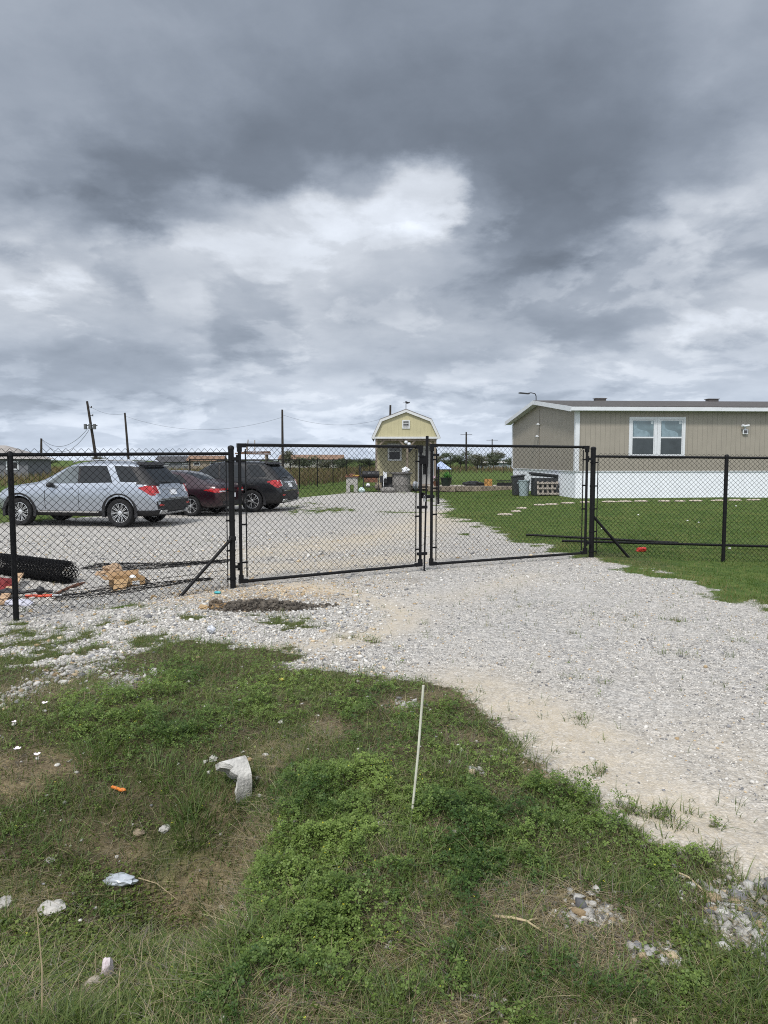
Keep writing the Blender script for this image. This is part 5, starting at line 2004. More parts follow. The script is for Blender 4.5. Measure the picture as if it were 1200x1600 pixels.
# ------------------------------------------------------------------ things around the shed
STONEG = mat('grey_stone', (.19, .18, .17), .9, 0, .4, 11, .5, 40)
BLOCK = mat('concrete_block', (.33, .32, .30), .95, 0, .2, 12, .4, 60)
RUST = mat('rusty_steel', (.13, .06, .035), .8, 0, .5, 9, .2, 50)
BAGW = mat('white_plastic_bag', (.66, .67, .69), .35, 0, .1, 8)

t = thing('block_stand', 'grey concrete block fire stand with a rusty tray on top', 'stand', (-1.70, 37.8, 0))
m = MB().span((-.30, -.25, 0), (-.10, .25, .40)).span((.10, -.25, 0), (.30, .25, .40)).span((-.30, -.25, .402), (.30, .25, .80))
m.build('block_base', BLOCK, t, bevel=.01)
MB().span((-.36, -.32, .803), (.36, .32, .87)).span((-.30, -.32, .87), (-.27, .32, .95)).blob((.0, 0, .90), (.22, .2, .08), 2, 2, .3).build('tray', RUST, t)
MB().span((.05, -.33, .875), (.40, .05, .92)).build('yellow_board', mat('yellow_wood', (.42, .27, .06), .7), t)

t = thing('barrel_smoker', 'black offset barrel smoker with a chimney beside the stone counter', 'smoker', (-.70, 37.9, 0))
m = MB().lathe([(.005, -.46), (.17, -.46), (.19, -.44), (.19, .44), (.17, .46), (.005, .46)], 20, 'X', (0, 0, .93))
m.build('barrel', mat('smoker_black', (.018, .018, .02), .55, .3, .3, 10), t, smooth=True)
MB().cyl((-.56, 0, .85), (-.56, 0, 1.36), .055, 10).box((-.49, 0, .88), (.12, .12, .12)).build('chimney', DARKM, t, smooth=True)
MB().bar((-.12, -.21, 1.02), (.12, -.21, 1.02), .025).bar((-.12, -.21, 1.02), (-.12, -.17, 1.0), .02).bar((.12, -.21, 1.02), (.12, -.17, 1.0), .02).build('lid_handle', STEEL, t)
MB().span((-.36, -.16, .52), (.36, .16, .76)).build('charcoal_pan', RUST, t)
MB().span((.48, -.2, .50), (.86, .2, .88)).build('firebox', DARKM, t, bevel=.02)
for x in (-.40, .40):
    for y in (-.16, .16):
        MB().bar((x, y, 0), (x, y, .80), .04).build('leg', DARKM, t)
MB().span((-.46, -.2, .26), (.46, .2, .29)).build('shelf', DARKM, t)
tag(MB().blob((-.25, 37.85, .36), (.13, .1, .07), 9, 2, .3).build('plastic_bag', BAGW, smooth=True), 'white bag on the shelf under the barrel smoker', 'bag') if False else None
o = MB().blob((0, 0, .09), (.12, .1, .10), 9, 2, .35).build('plastic_bag', BAGW, smooth=True, loc=(-.86, 37.74, .30))
tag(o, 'white bag resting on the low shelf of the smoker', 'bag')
o = MB().blob((0, 0, .12), (.17, .13, .15), 5, 2, .4).build('plastic_bag', mat('teal_white_bag', (.50, .62, .62), .4, 0, .3, 5), smooth=True, loc=(-1.18, 37.5, .0))
tag(o, 'pale teal crumpled bag on the grass by the smoker legs', 'bag')
t = thing('notice_post', 'thin white post with a small white notice near the smoker', 'sign', (-.02, 37.6, 0))
MB().bar((0, 0, 0), (0, 0, 1.12), .03).build('pole', WHITE, t)
MB().span((.0, -.02, .74), (.17, -.018, 1.06)).build('notice', WHITE, t)
t = thing('wicker_chair', 'dark low chair between the smoker and the stone counter', 'chair', (.24, 38.1, 0))
MB().span((-.3, -.25, .18), (.3, .28, .40)).build('seat', DARKM, t, bevel=.04)
MB().box((0, .30, .52), (.62, .10, .56), (-.15, 0, 0)).build('backrest', DARKM, t, bevel=.04)
for s in (-1, 1):
    MB().box((s * .33, 0, .34), (.08, .5, .5)).build('armrest', DARKM, t, bevel=.02)
o = MB().blob((0, 0, .13), (.44, .26, .17), 21, 3, .10).build('stone_slab', STONEG, loc=(.20, 37.35, 0))
tag(o, 'low grey stone slab lying before the dark chair', 'stone')
t = thing('stone_counter', 'round grey stone bar counter with an overhanging slab top', 'counter', (.93, 38.0, 0))
m = MB().lathe([(.50, -.1), (.50, .40), (.505, .41), (.49, .42), (.485, .97)], 28)
m.build('counter_base', STONEG, t, smooth=True)
MB().lathe([(.58, .972), (.60, .985), (.60, 1.03), (.58, 1.045)], 28).span((-1.0, -.06, 1.0), (-.58, .3, 1.035)).build('counter_top', mat('counter_slab', (.10, .095, .09), .6, 0, .3, 8), t)
o = MB().blob((0, 0, .12), (.21, .16, .15), 13, 3, .35).build('plastic_bag', BAGW, smooth=True, loc=(1.16, 37.95, 1.045))
tag(o, 'bright white bag standing on the stone counter', 'bag')
o = MB().blob((0, 0, .20), (.16, .15, .24), 17, 3, .3).build('plastic_sack', mat('grey_white_sack', (.42, .44, .48), .4, 0, .35, 9), smooth=True, loc=(1.72, 38.9, .10))
tag(o, 'grey white sack leaning beside the stone counter', 'sack')
t = thing('porch_steps', 'short wooden steps before the shed door', 'steps', (2.0, 39.2, 0))
for k in range(2):
    MB().span((-.55, -.3 + .34 * k, .13 + .13 * k), (.45, .04 + .34 * k, .17 + .13 * k)).span((-.5, -.02 + .34 * k, -.05), (.4, .02 + .34 * k, .13 + .13 * k)).build('tread', DECKW, t)
t = thing('garden_deck', 'low weathered wooden deck on the lawn between shed and house', 'deck', (4.75, 38.0, 0))
m = MB()
for k in range(16):
    m.span((-2.35, .03 + k * .118, .28), (2.35, .14 + k * .118, .315))
m.build('boards', mat('pale_deck', (.34, .31, .27), .85, 0, .25, 3), t)
m = MB().span((-2.4, -.02, .04), (2.4, .025, .30)).span((-2.4, 1.93, .04), (2.4, 1.97, .30))
m.build('rim_joist', OLDW, t)
for x in (-2.2, -1.1, 0, 1.1, 2.2):
    MB().box((x, .1, .02), (.14, .14, .24)).build('foot', OLDW, t)
for k, (x, ww) in enumerate(((-1.2, .5),)):
    MB().box((x, -.10, .14), (ww, .10, .22)).build('step_board', OLDW, t)


def foliage(name, root, c, s, n, size, cols, seed, m=None, kind='one'):
    r_ = np.random.default_rng(seed)
    d = r_.normal(0, 1, (n, 3))
    d /= np.linalg.norm(d, axis=1, keepdims=True)
    P = np.array(c) + d * (r_.random((n, 1)) ** .45) * np.array(s)
    nr = d + r_.normal(0, .5, (n, 3)) + np.array([0, 0, .4])
    V, F, C = leaves(P, r_.uniform(.7, 1.3, n) * size, nr, r_.uniform(0, 6.28, n), mixc(cols[0], cols[1], r_.random(n)), kind)
    return npmesh(name, V, F, LEAF, root, col=C)


t = thing('potted_plant', 'dark green planter tub with a bright leafy plant on the deck', 'planter', (3.35, 38.35, .315))
MB().lathe([(.22, 0), (.30, .40), (.33, .41), (.33, .45), (.29, .45), (.28, .38), (.01, .36)], 20).build('pot', mat('dark_green_pot', (.012, .02, .016), .5), t, smooth=True)
foliage('leaves', t, (0.05, 0, .56), (.22, .2, .2), 260, .07, ((.04, .16, .03), (.10, .30, .06)), 5)
t = thing('potted_plant', 'pot of white and purple flowers at the deck corner', 'flower pot', (2.78, 38.3, .315))
MB().lathe([(.10, 0), (.15, .24), (.16, .25), (.13, .25), (.01, .22)], 16).build('pot', RUST, t, smooth=True)
foliage('leaves', t, (0, 0, .36), (.18, .16, .14), 120, .05, ((.03, .1, .03), (.06, .16, .04)), 6)
foliage('flowers', t, (0, -.02, .42), (.22, .18, .16), 150, .05, ((.7, .62, .68), (.32, .05, .26)), 7)
o = MB().blob((0, 0, .10), (.50, .3, .15), 31, 3, .22).blob((.4, .05, .08), (.3, .25, .12), 32, 3, .25).build('tarp_heap', mat('black_tarp', (.014, .014, .016), .35, 0, .2, 8), smooth=True, loc=(4.78, 38.7, .315))
tag(o, 'crumpled black tarp heaped on the wooden deck', 'tarp')
t = thing('wooden_box', 'orange brown wooden box on the deck beside the black tarp', 'box', (5.63, 38.35, .316))
m = MB()
for k in range(3):
    m.span((-.19, -.19, .005 + .125 * k), (.19, -.17, .12 + .125 * k)).span((-.19, .17, .005 + .125 * k), (.19, .19, .12 + .125 * k))
    m.span((-.19, -.169, .005 + .125 * k), (-.17, .169, .12 + .125 * k)).span((.17, -.169, .005 + .125 * k), (.19, .169, .12 + .125 * k))
m.span((-.17, -.17, .0), (.17, .17, .02))
m.build('slats', wood('orange_wood', (.42, .22, .07), 9), t)
for sx in (-1, 1):
    MB().span((sx * .165 - .015, -.168, .02), (sx * .165 + .015, -.14, .37)).build('corner_post', wood('orange_wood', (.42, .22, .07), 9), t)
t = thing('dog_crate', 'low black wire crate at the deck end near the house', 'crate', (6.52, 38.5, .316))
m = MB()
for k in range(13):
    m.bar((-.36 + .06 * k, -.2, 0), (-.36 + .06 * k, -.2, .28), .014).bar((-.36 + .06 * k, .2, 0), (-.36 + .06 * k, .2, .28), .014)
for z in (.01, .14, .28):
    for y in (-.2, .2):
        m.bar((-.37, y, z), (.37, y, z), .02)
    for x in (-.37, .37):
        m.bar((x, -.2, z), (x, .2, z), .02)
m.build('wire_cage', DARKM, t)
MB().span((-.36, -.19, .015), (.36, .19, .16)).build('bedding', mat('dark_cloth', (.02, .018, .02), .9), t, bevel=.03)
t = thing('canopy_tent', 'small blue and white peaked canopy standing behind the shed', 'canopy', (4.15, 52, 0))
m = MB()
ap = (0, 0, 1.62)
cs = [(-.75, -.75, 1.06), (.75, -.75, 1.06), (.75, .75, 1.06), (-.75, .75, 1.06)]
m.add([ap] + cs + [(0, 0, 1.58)] + [(x * .97, y * .97, z - .04) for x, y, z in cs], [(0, 1, 2), (0, 2, 3), (0, 3, 4), (0, 4, 1), (5, 7, 6), (5, 8, 7), (5, 9, 8), (5, 6, 9), (1, 6, 7, 2), (2, 7, 8, 3), (3, 8, 9, 4), (4, 9, 6, 1)])
m.build('canopy', mat('blue_white_cloth', (.36, .44, .62), .7, 0, .35, 2.2), t)
for sx in (-1, 1):
    for sy in (-1, 1):
        MB().bar((sx * .7, sy * .7, 0), (sx * .7, sy * .7, 1.05), .04).build('leg', DARKM, t)

# ------------------------------------------------------------------ things along the house
CANB = mat('blue_grey_plastic', (.26, .32, .34), .5, 0, .1, 5)
GREYP = mat('charcoal_plastic', (.035, .038, .042), .5, 0, .2, 5)


def onpt(px, py):
    g = gp(px, py)
    return g


g = onpt(818.5, 775)
t = thing('trash_can', 'pale blue grey trash can without a lid by the house corner', 'trash can', (g.x, g.y, g.z))
MB().lathe([(.20, 0), (.255, .66), (.275, .67), (.275, .71), (.25, .71), (.24, .65), (.19, .03), (.005, .03)], 22).build('can', CANB, t, smooth=True)
for s in (-1, 1):
    MB().tube([(s * .26, -.07, .60), (s * .31, -.06, .58), (s * .31, .06, .58), (s * .26, .07, .60)], .014, 6).build('handle', CANB, t)
t = thing('trash_can', 'black wheeled bin leaning open behind the pale trash can', 'bin', (g.x - .12, g.y + .75, g.z))
MB().box((0, 0, .45), (.52, .55, .86), (0, -.08, 0)).box((-.02, 0, .90), (.60, .62, .06), (0, -.12, 0)).build('bin_body', GREYP, t, bevel=.02)
for s in (-1, 1):
    MB().cyl((.22, s * .24, .1), (.22, s * .30, .1), .1, 14).build('wheel', GREYP, t)
g = onpt(858, 775)
t = thing('storage_box', 'charcoal garden box with a raised sloping lid against the house', 'storage box', (g.x + .0, g.y + .55, g.z), .05)
MB().span((-.62, -.32, .0), (.52, .32, .78)).build('box_body', GREYP, t, bevel=.02)
MB().box((-.05, 0, .93), (1.36, .74, .10), (.0, .10, 0)).box((-.05, 0, .86), (1.2, .66, .06), (0, .08, 0)).build('lid', mat('slate_lid', (.022, .024, .028), .4, 0, .2, 6), t, bevel=.015)
t = thing('wood_pallet', 'grey wooden pallet standing on edge before the storage box', 'pallet', (g.x - .05, g.y + .10, g.z), .0)
for k in range(5):
    MB().box((-.42 + .21 * k, 0, .33), (.09, .02, .62), (-.2, 0, 0)).build('slat', mat('pale_old_wood', (.28, .25, .22), .9, 0, .3, 6), t)
for z in (.10, .33, .56):
    MB().box((0, -.035 + (z - .33) * .2, z), (.95, .05, .08), (-.2, 0, 0)).build('runner', mat('pale_old_wood', (.28, .25, .22), .9, 0, .3, 6), t)
o = MB().tube([(.27 * math.cos(a), 0, .30 + .27 * math.sin(a)) for a in np.linspace(0, 2 * math.pi, 33)], .045, 8, False).tube([(.20 * math.cos(a), .06, .30 + .2 * math.sin(a)) for a in np.linspace(0, 2 * math.pi, 33)], .04, 8, False).build('hose_coil', GREYP, smooth=True, loc=(g.x + .62, g.y + .05, g.z))
tag(o, 'coil of black hose leaning beside the pallet', 'hose')
g = onpt(946, 776)
t = thing('hose_post', 'slim dark standpipe with a looped wire by the white skirting', 'standpipe', (g.x, g.y - .05, g.z))
MB().cyl((0, 0, -.1), (0, 0, 1.02), .045, 10).lathe([(.16, 0), (.10, .10), (.05, .25)], 10).build('pipe', DARKM, t, smooth=True)
MB().tube([(0, 0, 1.0), (-.10, -.02, 1.10), (-.22, -.02, .98), (-.34, -.02, .55), (-.42, 0, .1)], .012, 6).cyl((0, -.08, 1.0), (0, .02, 1.0), .02, 8).build('wire', DARKM, t)
foliage('weeds', t, (.05, -.08, .14), (.26, .16, .18), 90, .07, ((.03, .07, .02), (.06, .12, .03)), 8)
g = onpt(1006, 776)
o = MB().blob((0, 0, .11), (.22, .18, .14), 41, 3, .35).build('blue_tarp', mat('blue_plastic', (.02, .06, .33), .4, 0, .3, 8), smooth=True, loc=(g.x, g.y, g.z))
tag(o, 'small bundled bright blue tarp lying at the skirting', 'tarp')
o = MB().span((-.62, -.08, .0), (.42, .08, .10)).build('timber', mat('dark_timber', (.03, .022, .018), .9), loc=(g.x - .35, g.y + .25, g.z), bevel=.01)
tag(o, 'dark timber lying along the white skirting behind the blue tarp', 'timber')
SLAB = mat('stepping_stone', (.40, .35, .29), .95, 0, .25, 10, .4, 50)
steps = [(789, 805, .5), (806, 800, .35), (815, 795, .4), (843, 790, .45), (862, 789, .5), (887, 787, .55), (914, 785.5, .4), (952, 785, .6), (976, 784.5, .6), (1002, 784, .55), (1038, 784, .5), (1062, 784, .45),
         (1087, 783.5, .55), (1122, 783, .6), (1148, 782.5, .55), (1178, 782, .6)]
for i, (px, py, w_) in enumerate(steps):
    g = onpt(px, py)
    o = MB().blob((0, 0, .0), (w_ * .5, .13, .045), 50 + i, 2, .12).build('stepping_stone', SLAB, loc=(g.x, g.y, g.z + .02))
    tag(o, 'flat tan stepping stone set in the lawn along the house', 'stepping stone', 'stepping stones along the house')

# ------------------------------------------------------------------ beyond the fence
POLE = mat('pole_wood', (.030, .024, .02), .9, 0, .3, 6)


def pole(label, top, base, D, r, arms=(), extra=None):
    a, b = at(top[0], top[1], D), at(base[0], base[1], D)
    k = (b.z - th(b.x, b.y)) / (a.z - b.z)
    foot = b + (b - a) * k
    t = thing('utility_pole', label, 'utility pole', tuple(foot), 0)
    A = a - foot
    MB().tube([(0, 0, -.4), tuple(A * .5), tuple(A)], [r * 1.25, r * 1.1, r * .85], 8).build('mast', POLE, t, smooth=True)
    for (f, w, sz) in arms:
        c = A * f
        MB().bar((c.x - w, c.y - .1, c.z), (c.x + w, c.y - .1, c.z), sz).build('crossarm', POLE, t)
    if extra:
        extra(t, A)
    return a


def xf(t, A):
    c = A * .66
    for dx in (-.52, 0.0, .50):
        MB().cyl((c.x + dx, c.y - .3, c.z - .28), (c.x + dx, c.y - .3, c.z + .30), .17, 10).build('transformer', mat('transformer_grey', (.10, .105, .11), .5), t, smooth=True)
    MB().bar((c.x - .75, c.y - .12, c.z + .15), (c.x + .75, c.y - .12, c.z + .15), .09).build('crossarm', POLE, t)
    for f in (.93, .82):
        q = A * f
        MB().bar((q.x, q.y, q.z), (q.x + .42, q.y - .05, q.z - .12), .06).cyl((q.x + .42, q.y - .05, q.z - .16), (q.x + .42, q.y - .05, q.z + .05), .05, 6).build('insulator', POLE, t)


pa = pole('leaning dark utility pole carrying grey transformers', (136, 627), (148.5, 705), 80, .15, (), xf)
pb = pole('bare slightly tilted pole between the transformer pole and the SUV', (195, 645), (200, 706), 92, .14)
pc = pole('short distant pole left of the leaning transformer pole', (64.5, 685), (64.5, 708), 95, .15)
pd = pole('tall bare pole rising behind the black SUV', (441, 640), (441.5, 700), 85, .13)
pe = pole('pole top showing over the yellow shed roof', (610, 633), (609, 700), 95, .15)
pf = pole('thin pole with a crossarm right of the shed', (728.5, 675), (728.5, 705), 110, .13, ((.93, .9, .07),))
pg = pole('faint far pole with a crossarm near the tan house', (769, 686), (769, 706), 150, .12, ((.96, 1.2, .08),))


def cable(label, p, q, sag, r=.012):
    p, q = Vector(p), Vector(q)
    pts = []
    for i in range(25):
        u = i / 24
        c = p.lerp(q, u)
        c.z -= sag * 4 * u * (1 - u)
        pts.append(c - p)
    o = MB().tube(pts, r, 5).build('power_line', DARKM, loc=tuple(p))
    tag(o, label, 'cable')


cable('lower sagging cable from the short pole to the transformer pole', at(65, 687, 95), at(139, 672, 80), 2.0, .022)
cable('upper sagging cable from the short pole to the transformer pole', at(65, 686, 95), at(138.5, 668, 80), 1.5, .022)
cable('slack cable from the transformer pole to the bare tilted pole', at(137, 633, 80), at(195, 646, 92), .5, .010)
cable('long slack cable from the tilted pole to the tall bare pole', at(195, 650, 92), at(441, 652, 85), 1.6, .011)
cable('long slack cable from the tall bare pole to the shed pole', at(441, 648, 85), at(610, 650, 95), 1.2, .011)

# houses on the skyline
FARW = mat('far_pale_wall', (.46, .45, .43), .8, 0, .1, 1)
FARD = mat('far_grey_wall', (.14, .145, .16), .8, 0, .15, 1)
ROOFG = mat('far_grey_roof', (.27, .25, .235), .9, 0, .15, 2)
ROOFB = mat('far_brown_roof', (.20, .125, .085), .9, 0, .25, 2)


def far_house(label, cx, cy, w, d, h, rh, wallm, roofm, rz=0, hip=False, wins=2):
    t = thing('distant_house', label, 'house', (cx, cy, th(cx, cy)), rz)
    wl = MB().span((-w / 2, -d / 2, -.2), (w / 2, d / 2, h)).build('wall', wallm, t)
    m = MB()
    o = .4
    ix = d / 2 if hip else -o * .0
    m.add([(-w / 2 - o, -d / 2 - o, h + .01), (w / 2 + o, -d / 2 - o, h + .01), (w / 2 + o, d / 2 + o, h + .01), (-w / 2 - o, d / 2 + o, h + .01), (-w / 2 - o + ix, 0, h + rh), (w / 2 + o - ix, 0, h + rh)],
          [(0, 1, 5, 4), (1, 2, 5), (2, 3, 4, 5), (3, 0, 4), (0, 3, 2, 1)])
    m.build('roof', roofm, t)
    for k in range(wins):
        x = -w / 2 + w * (k + .5) / wins
        wi = MB().frame(x - .55, x + .55, .9, min(h - .2, 2.1), .10, -d / 2 - .05, -d / 2 - .001).build('window', WHITE, t)
        MB().span((x - .45, -d / 2 - .02, 1.0), (x + .45, -d / 2 - .003, min(h - .3, 2.0))).build('pane', DARKM, wi)
    return t


far_house('grey house with a pale hipped roof beyond the left fence', -38.2, 70, 8.2, 7, 1.9, 1.35, FARD, ROOFG, .15, True, 3)
far_house('long white building with a brown roof far behind the black SUV', -17.2, 170, 14.5, 8, 1.95, 1.15, FARW, ROOFB, 0, False, 5)
far_house('small dark roofed house far behind the silver SUV', -36, 125, 6.5, 6, 1.5, 1.0, FARD, mat('far_dark_roof', (.05, .05, .055), .9), .1, False, 2)
far_house('small tan house far behind the maroon sedan', -31.0, 125, 5.5, 6, 1.7, .9, mat('far_tan_wall', (.30, .25, .20), .9), ROOFB, .1, False, 2)
far_house('low pale blue trailer home among the far trees', 23.2, 150, 7.5, 4, 1.15, .35, mat('far_blue_wall', (.36, .42, .47), .8), FARW, 0, False, 2)

t = thing('lumber_rack', 'wooden rack with planks and upright sticks behind the black SUV', 'rack', (-7.35, 40, 0))
for x in (-.8, .75):
    for y in (-.3, .3):
        MB().bar((x, y, -.1), (x, y, 2.0), .09).build('leg', OLDW, t)
MB().box((0, 0, 2.06), (1.9, .7, .07), (0, .02, 0)).box((.15, -.1, 2.15), (1.6, .2, .06), (0, -.03, 0)).box((.2, .2, 2.15), (1.5, .2, .06), (0, .04, 0)).build('planks', wood('brown_planks', (.14, .08, .05), 4, (.2, 1, 1)), t)
for x, dx, h in ((-.35, .08, .75), (-.32, -.10, .55), (.1, .0, .72)):
    MB().bar((x, 0, 2.1), (x + dx, 0, 2.1 + h), .045).build('stick', OLDW, t)


def tree(label, x, y, h, w, seed, cols, name='tree', bare=.5):
    t = thing(name, label, 'tree', (x, y, th(x, y)), 0, 'trees along the far field edge')
    r_ = random.Random(seed)
    m = MB()
    m.tube([(0, 0, -.2), (r_.uniform(-.1, .1), 0, h * .4), (r_.uniform(-.2, .2), 0, h * .92)], [.07 + .015 * h, .05 + .01 * h, .02], 6)
    cl = []
    for k in range(9):
        z = h * r_.uniform(.25, .85)
        a = r_.uniform(0, 6.28)
        e = Vector((math.cos(a) * w * r_.uniform(.25, .5), math.sin(a) * w * r_.uniform(.25, .5), z + h * r_.uniform(.05, .2)))
        m.tube([(0, 0, z * .85), tuple(e * .5 + Vector((0, 0, z * .42))), tuple(e)], [.05, .035, .012], 5)
        cl.append(e)
    m.build('trunk', POLE, t)
    g_ = np.random.default_rng(seed)
    n = 900
    ci = g_.integers(0, len(cl), n)
    C = np.array([c[:] for c in cl])[ci]
    dd = g_.normal(0, 1, (n, 3))
    sc = g_.uniform(.14, .26, len(cl))[ci]
    P = C + dd * np.stack([sc * w * .8, sc * w * .8, sc * h * .42], 1)
    P[:, 2] = np.maximum(P[:, 2], .1)
    V, F, Cc = leaves(P, g_.uniform(.10, .2, n), dd + np.array([0, 0, .5]), g_.uniform(0, 6.28, n), mixc(cols[0], cols[1], g_.random(n)), 'tri')
    npmesh('crown', V, F, LEAF, t, col=Cc)


GRN = ((.045, .062, .035), (.10, .125, .07))  # far leaf colours, both sets lightened to paint in distance haze
OLV = ((.08, .085, .06), (.17, .17, .13))
tr = [(12.0, 128, 2.9, 3.2, 0), (14.2, 132, 3.3, 3.4, 0), (16.6, 126, 2.8, 3.0, 1), (18.6, 135, 2.2, 3.0, 1), (20.0, 130, 2.7, 2.2, 0), (22.0, 140, 3.0, 2.6, 1), (24.0, 131, 2.4, 3.4, 0), (26.0, 136, 3.6, 2.4, 0), (28.5, 128, 4.2, 3.4, 0), (30.5, 134, 3.9, 3.2, 1), (10.5, 138, 2.5, 3.0, 1),
      (-12.5, 118, 2.1, 3.4, 0), (-9.5, 122, 1.9, 3.2, 1), (-6.5, 117, 2.0, 3.6, 0), (-3.4, 121, 1.9, 3.0, 0), (-14.8, 112, 3.0, 2.2, 1), (-62, 130, 2.0, 4, 0), (-55, 140, 2.4, 4, 1), (-46, 135, 1.9, 4, 0)]
for i, (x, y, h, w, c) in enumerate(tr):
    tree(['bushy green tree on the far field edge', 'thin olive half bare tree on the far field edge'][c], x, y, h, w, 100 + i, (GRN, OLV)[c])

# ------------------------------------------------------------------ litter and small things in front
CARD = mat('cardboard', (.36, .235, .12), .85, 0, .12, 7)
CARDD = mat('cardboard_inside', (.30, .19, .10), .9, 0, .12, 7)
KRAFT = mat('kraft_paper', (.36, .25, .16), .9, 0, .15, 9)
LIME = mat('limestone', (.40, .385, .36), .95, 0, .2, 16, .5, 70)

g = gp(193, 918)
t = thing('cardboard_box', 'open brown cardboard box with flaps spread on the gravel', 'box', (g.x, g.y + .14, g.z), R(36))
bw, bd, bh = .21, .15, .13
m = MB()
m.span((-bw, -bd, 0), (bw, -bd + .008, bh)).span((-bw, bd - .008, 0), (bw, bd, bh)).span((-bw, -bd + .0085, 0), (-bw + .008, bd - .0085, bh)).span((bw - .008, -bd + .0085, 0), (bw, bd - .0085, bh)).span((-bw + .009, -bd + .009, .003), (bw - .009, bd - .009, .011))
m.build('box_walls', CARD, t)
for nm, vs in (('flap', [(-bw, -bd, bh), (-.02, -bd, bh), (-.10, -bd - .13, bh - .13), (-bw - .06, -bd - .12, bh - .13)]),
               ('flap', [(-bw, bd, bh), (bw, bd, bh), (bw + .02, bd + .06, bh + .06), (-bw - .03, bd + .07, bh + .05)]),
               ('flap', [(bw, -bd, bh), (bw, bd, bh), (bw + .09, bd - .02, bh - .08), (bw + .08, -bd + .02, bh - .09)]),
               ('flap', [(-bw, -bd, bh), (-bw, bd, bh), (-bw - .12, bd + .02, bh + .03), (-bw - .13, -bd + .03, bh + .01)])):
    MB().add(vs + [(x, y, z - .007) for x, y, z in vs], [(0, 1, 2, 3), (7, 6, 5, 4), (0, 4, 5, 1), (1, 5, 6, 2), (2, 6, 7, 3), (3, 7, 4, 0)]).build(nm, CARDD if vs[1][1] > 0 else CARD, t)
MB().span((.03, -bd - .003, .03), (.13, -bd - .0005, .085)).build('label_sticker', mat('white_label', (.66, .66, .65), .6, 0, .15, 30), t)
o = MB().blob((0, 0, 0), (.05, .04, .035), 5, 2, .3).build('paper_wad', mat('white_paper', (.62, .62, .62), .8), smooth=True, loc=(g.x + .10, g.y + .10, g.z + .13))
tag(o, 'crumpled white paper inside the open cardboard box', 'paper')
g2_ = gp(176, 897)
o = MB().blob((0, 0, .09), (.15, .11, .085), 8, 3, .55, 1.5).blob((-.15, -.05, .03), (.11, .08, .05), 9, 3, .35, 1.2).build('kraft_paper', KRAFT, loc=(g2_.x, g2_.y, g2_.z - .02))
tag(o, 'crumpled brown packing paper behind the cardboard box', 'paper')

# tools left of the fence post
g = gp(30, 938)
o = MB().blob((0, 0, .07), (.16, .14, .12), 12, 3, .35).build('red_bag', mat('red_cloth', (.17, .02, .022), .8, 0, .3, 9), loc=(gp(6, 925).x, gp(6, 925).y, gp(6, 925).z))
tag(o, 'dark red crumpled bag on the ground at the fence foot', 'bag')
a, b = gp(0, 947), gp(33, 910)
dd = b - a
o = MB().bar((0, 0, 0), (dd.x * 1.02, dd.y * 1.0, dd.z + .10), .11, .025).build('wood_plank', wood('raw_plank', (.42, .28, .17), 5, (1, 1, 1)), loc=(a.x, a.y, a.z + .03))
tag(o, 'short raw wooden plank propped beside the red bag', 'plank')
g = gp(28, 946)
o = MB().blob((0, 0, .03), (.17, .08, .05), 15, 3, .3).build('plastic_bag', mat('lilac_bag', (.45, .45, .52), .4, 0, .15, 9), smooth=True, loc=(g.x, g.y, g.z))
tag(o, 'flat pale lilac plastic bag under the wooden plank', 'bag')
a, b = gp(40, 935), gp(82, 934)
t = thing('bolt_cutter', 'long black tool with an orange red handle on the gravel', 'tool', (a.x, a.y, a.z + .03), math.atan2((b - a).y, (b - a).x))
Ld = (b - a).length
MB().cyl((0, 0, 0), (Ld, .0, 0), .020, 8).build('handle', mat('orange_red_grip', (.55, .07, .03), .5, 0, .15, 8), t, smooth=True)
MB().tube([(-.42, .02, .02), (-.30, .05, .05), (-.1, .09, .03), (.12, .10, .06), (.3, .12, .03)], .022, 8).blob((-.25, .06, .05), (.12, .06, .05), 3, 2, .3).blob((.15, .11, .05), (.06, .05, .06), 5, 2, .3).build('jaw', DARKM, t)
MB().cyl((Ld, 0, 0), (Ld + .12, .0, 0), .018, 8).build('grey_grip', STEEL, t, smooth=True)
a, b = gp(85, 931), gp(128, 913)
dd = b - a
o = MB().tube([(0, 0, .015), (dd.x * .45, dd.y * .3, .03), (dd.x * .62, dd.y * .8, .03), (dd.x, dd.y * .98, .02), (dd.x * 1.25, dd.y * 1.12, .02)], [.014, .02, .024, .02, .01], 8).build('metal_rod', RUST, smooth=True, loc=(a.x, a.y, a.z))
tag(o, 'bent rusty rod lying between the mesh roll and the cardboard box', 'rod')

# heap of dug earth by the gate post
g = gp(398, 952)
t = thing('dirt_pile', 'low heap of dark dug earth clods below the gate hinge post', 'dirt pile', (g.x, g.y, g.z))
r_ = np.random.default_rng(3)
n = 1500
a = r_.uniform(0, 6.28, n)
q = np.sqrt(r_.random(n))
X, Y = np.cos(a) * q * .62 + .03 + r_.normal(0, .07, n), np.sin(a) * q * .24 + .10 + r_.normal(0, .035, n)
X[:90], Y[:90] = r_.uniform(.5, .95, 90), .2 + r_.normal(0, .05, 90)
hh = np.clip(1 - ((X - .03) / .66) ** 2 - ((Y - .1) / .27) ** 2, 0, 1) * .06 * (.6 + .8 * vnoise(X * 5, Y * 5, 3))
gx, gy = X + g.x, Y + g.y
sz = r_.lognormal(math.log(.0115), .5, n).clip(.005, .04)
P = np.stack([X, Y, terrain(gx, gy) - g.z + hh + .002], 1)
cc = mixc((.035, .030, .025), (.125, .108, .088), r_.random(n))
tn = (X < -.35) & (r_.random(n) < .5)
cc[tn] = mixc((.16, .10, .05), (.30, .2, .1), r_.random(tn.sum()))
V, F, C = pebbles(P, sz, cc, 1, flat=.8)
npmesh('earth_clods', V, F, STONE, t, col=C)
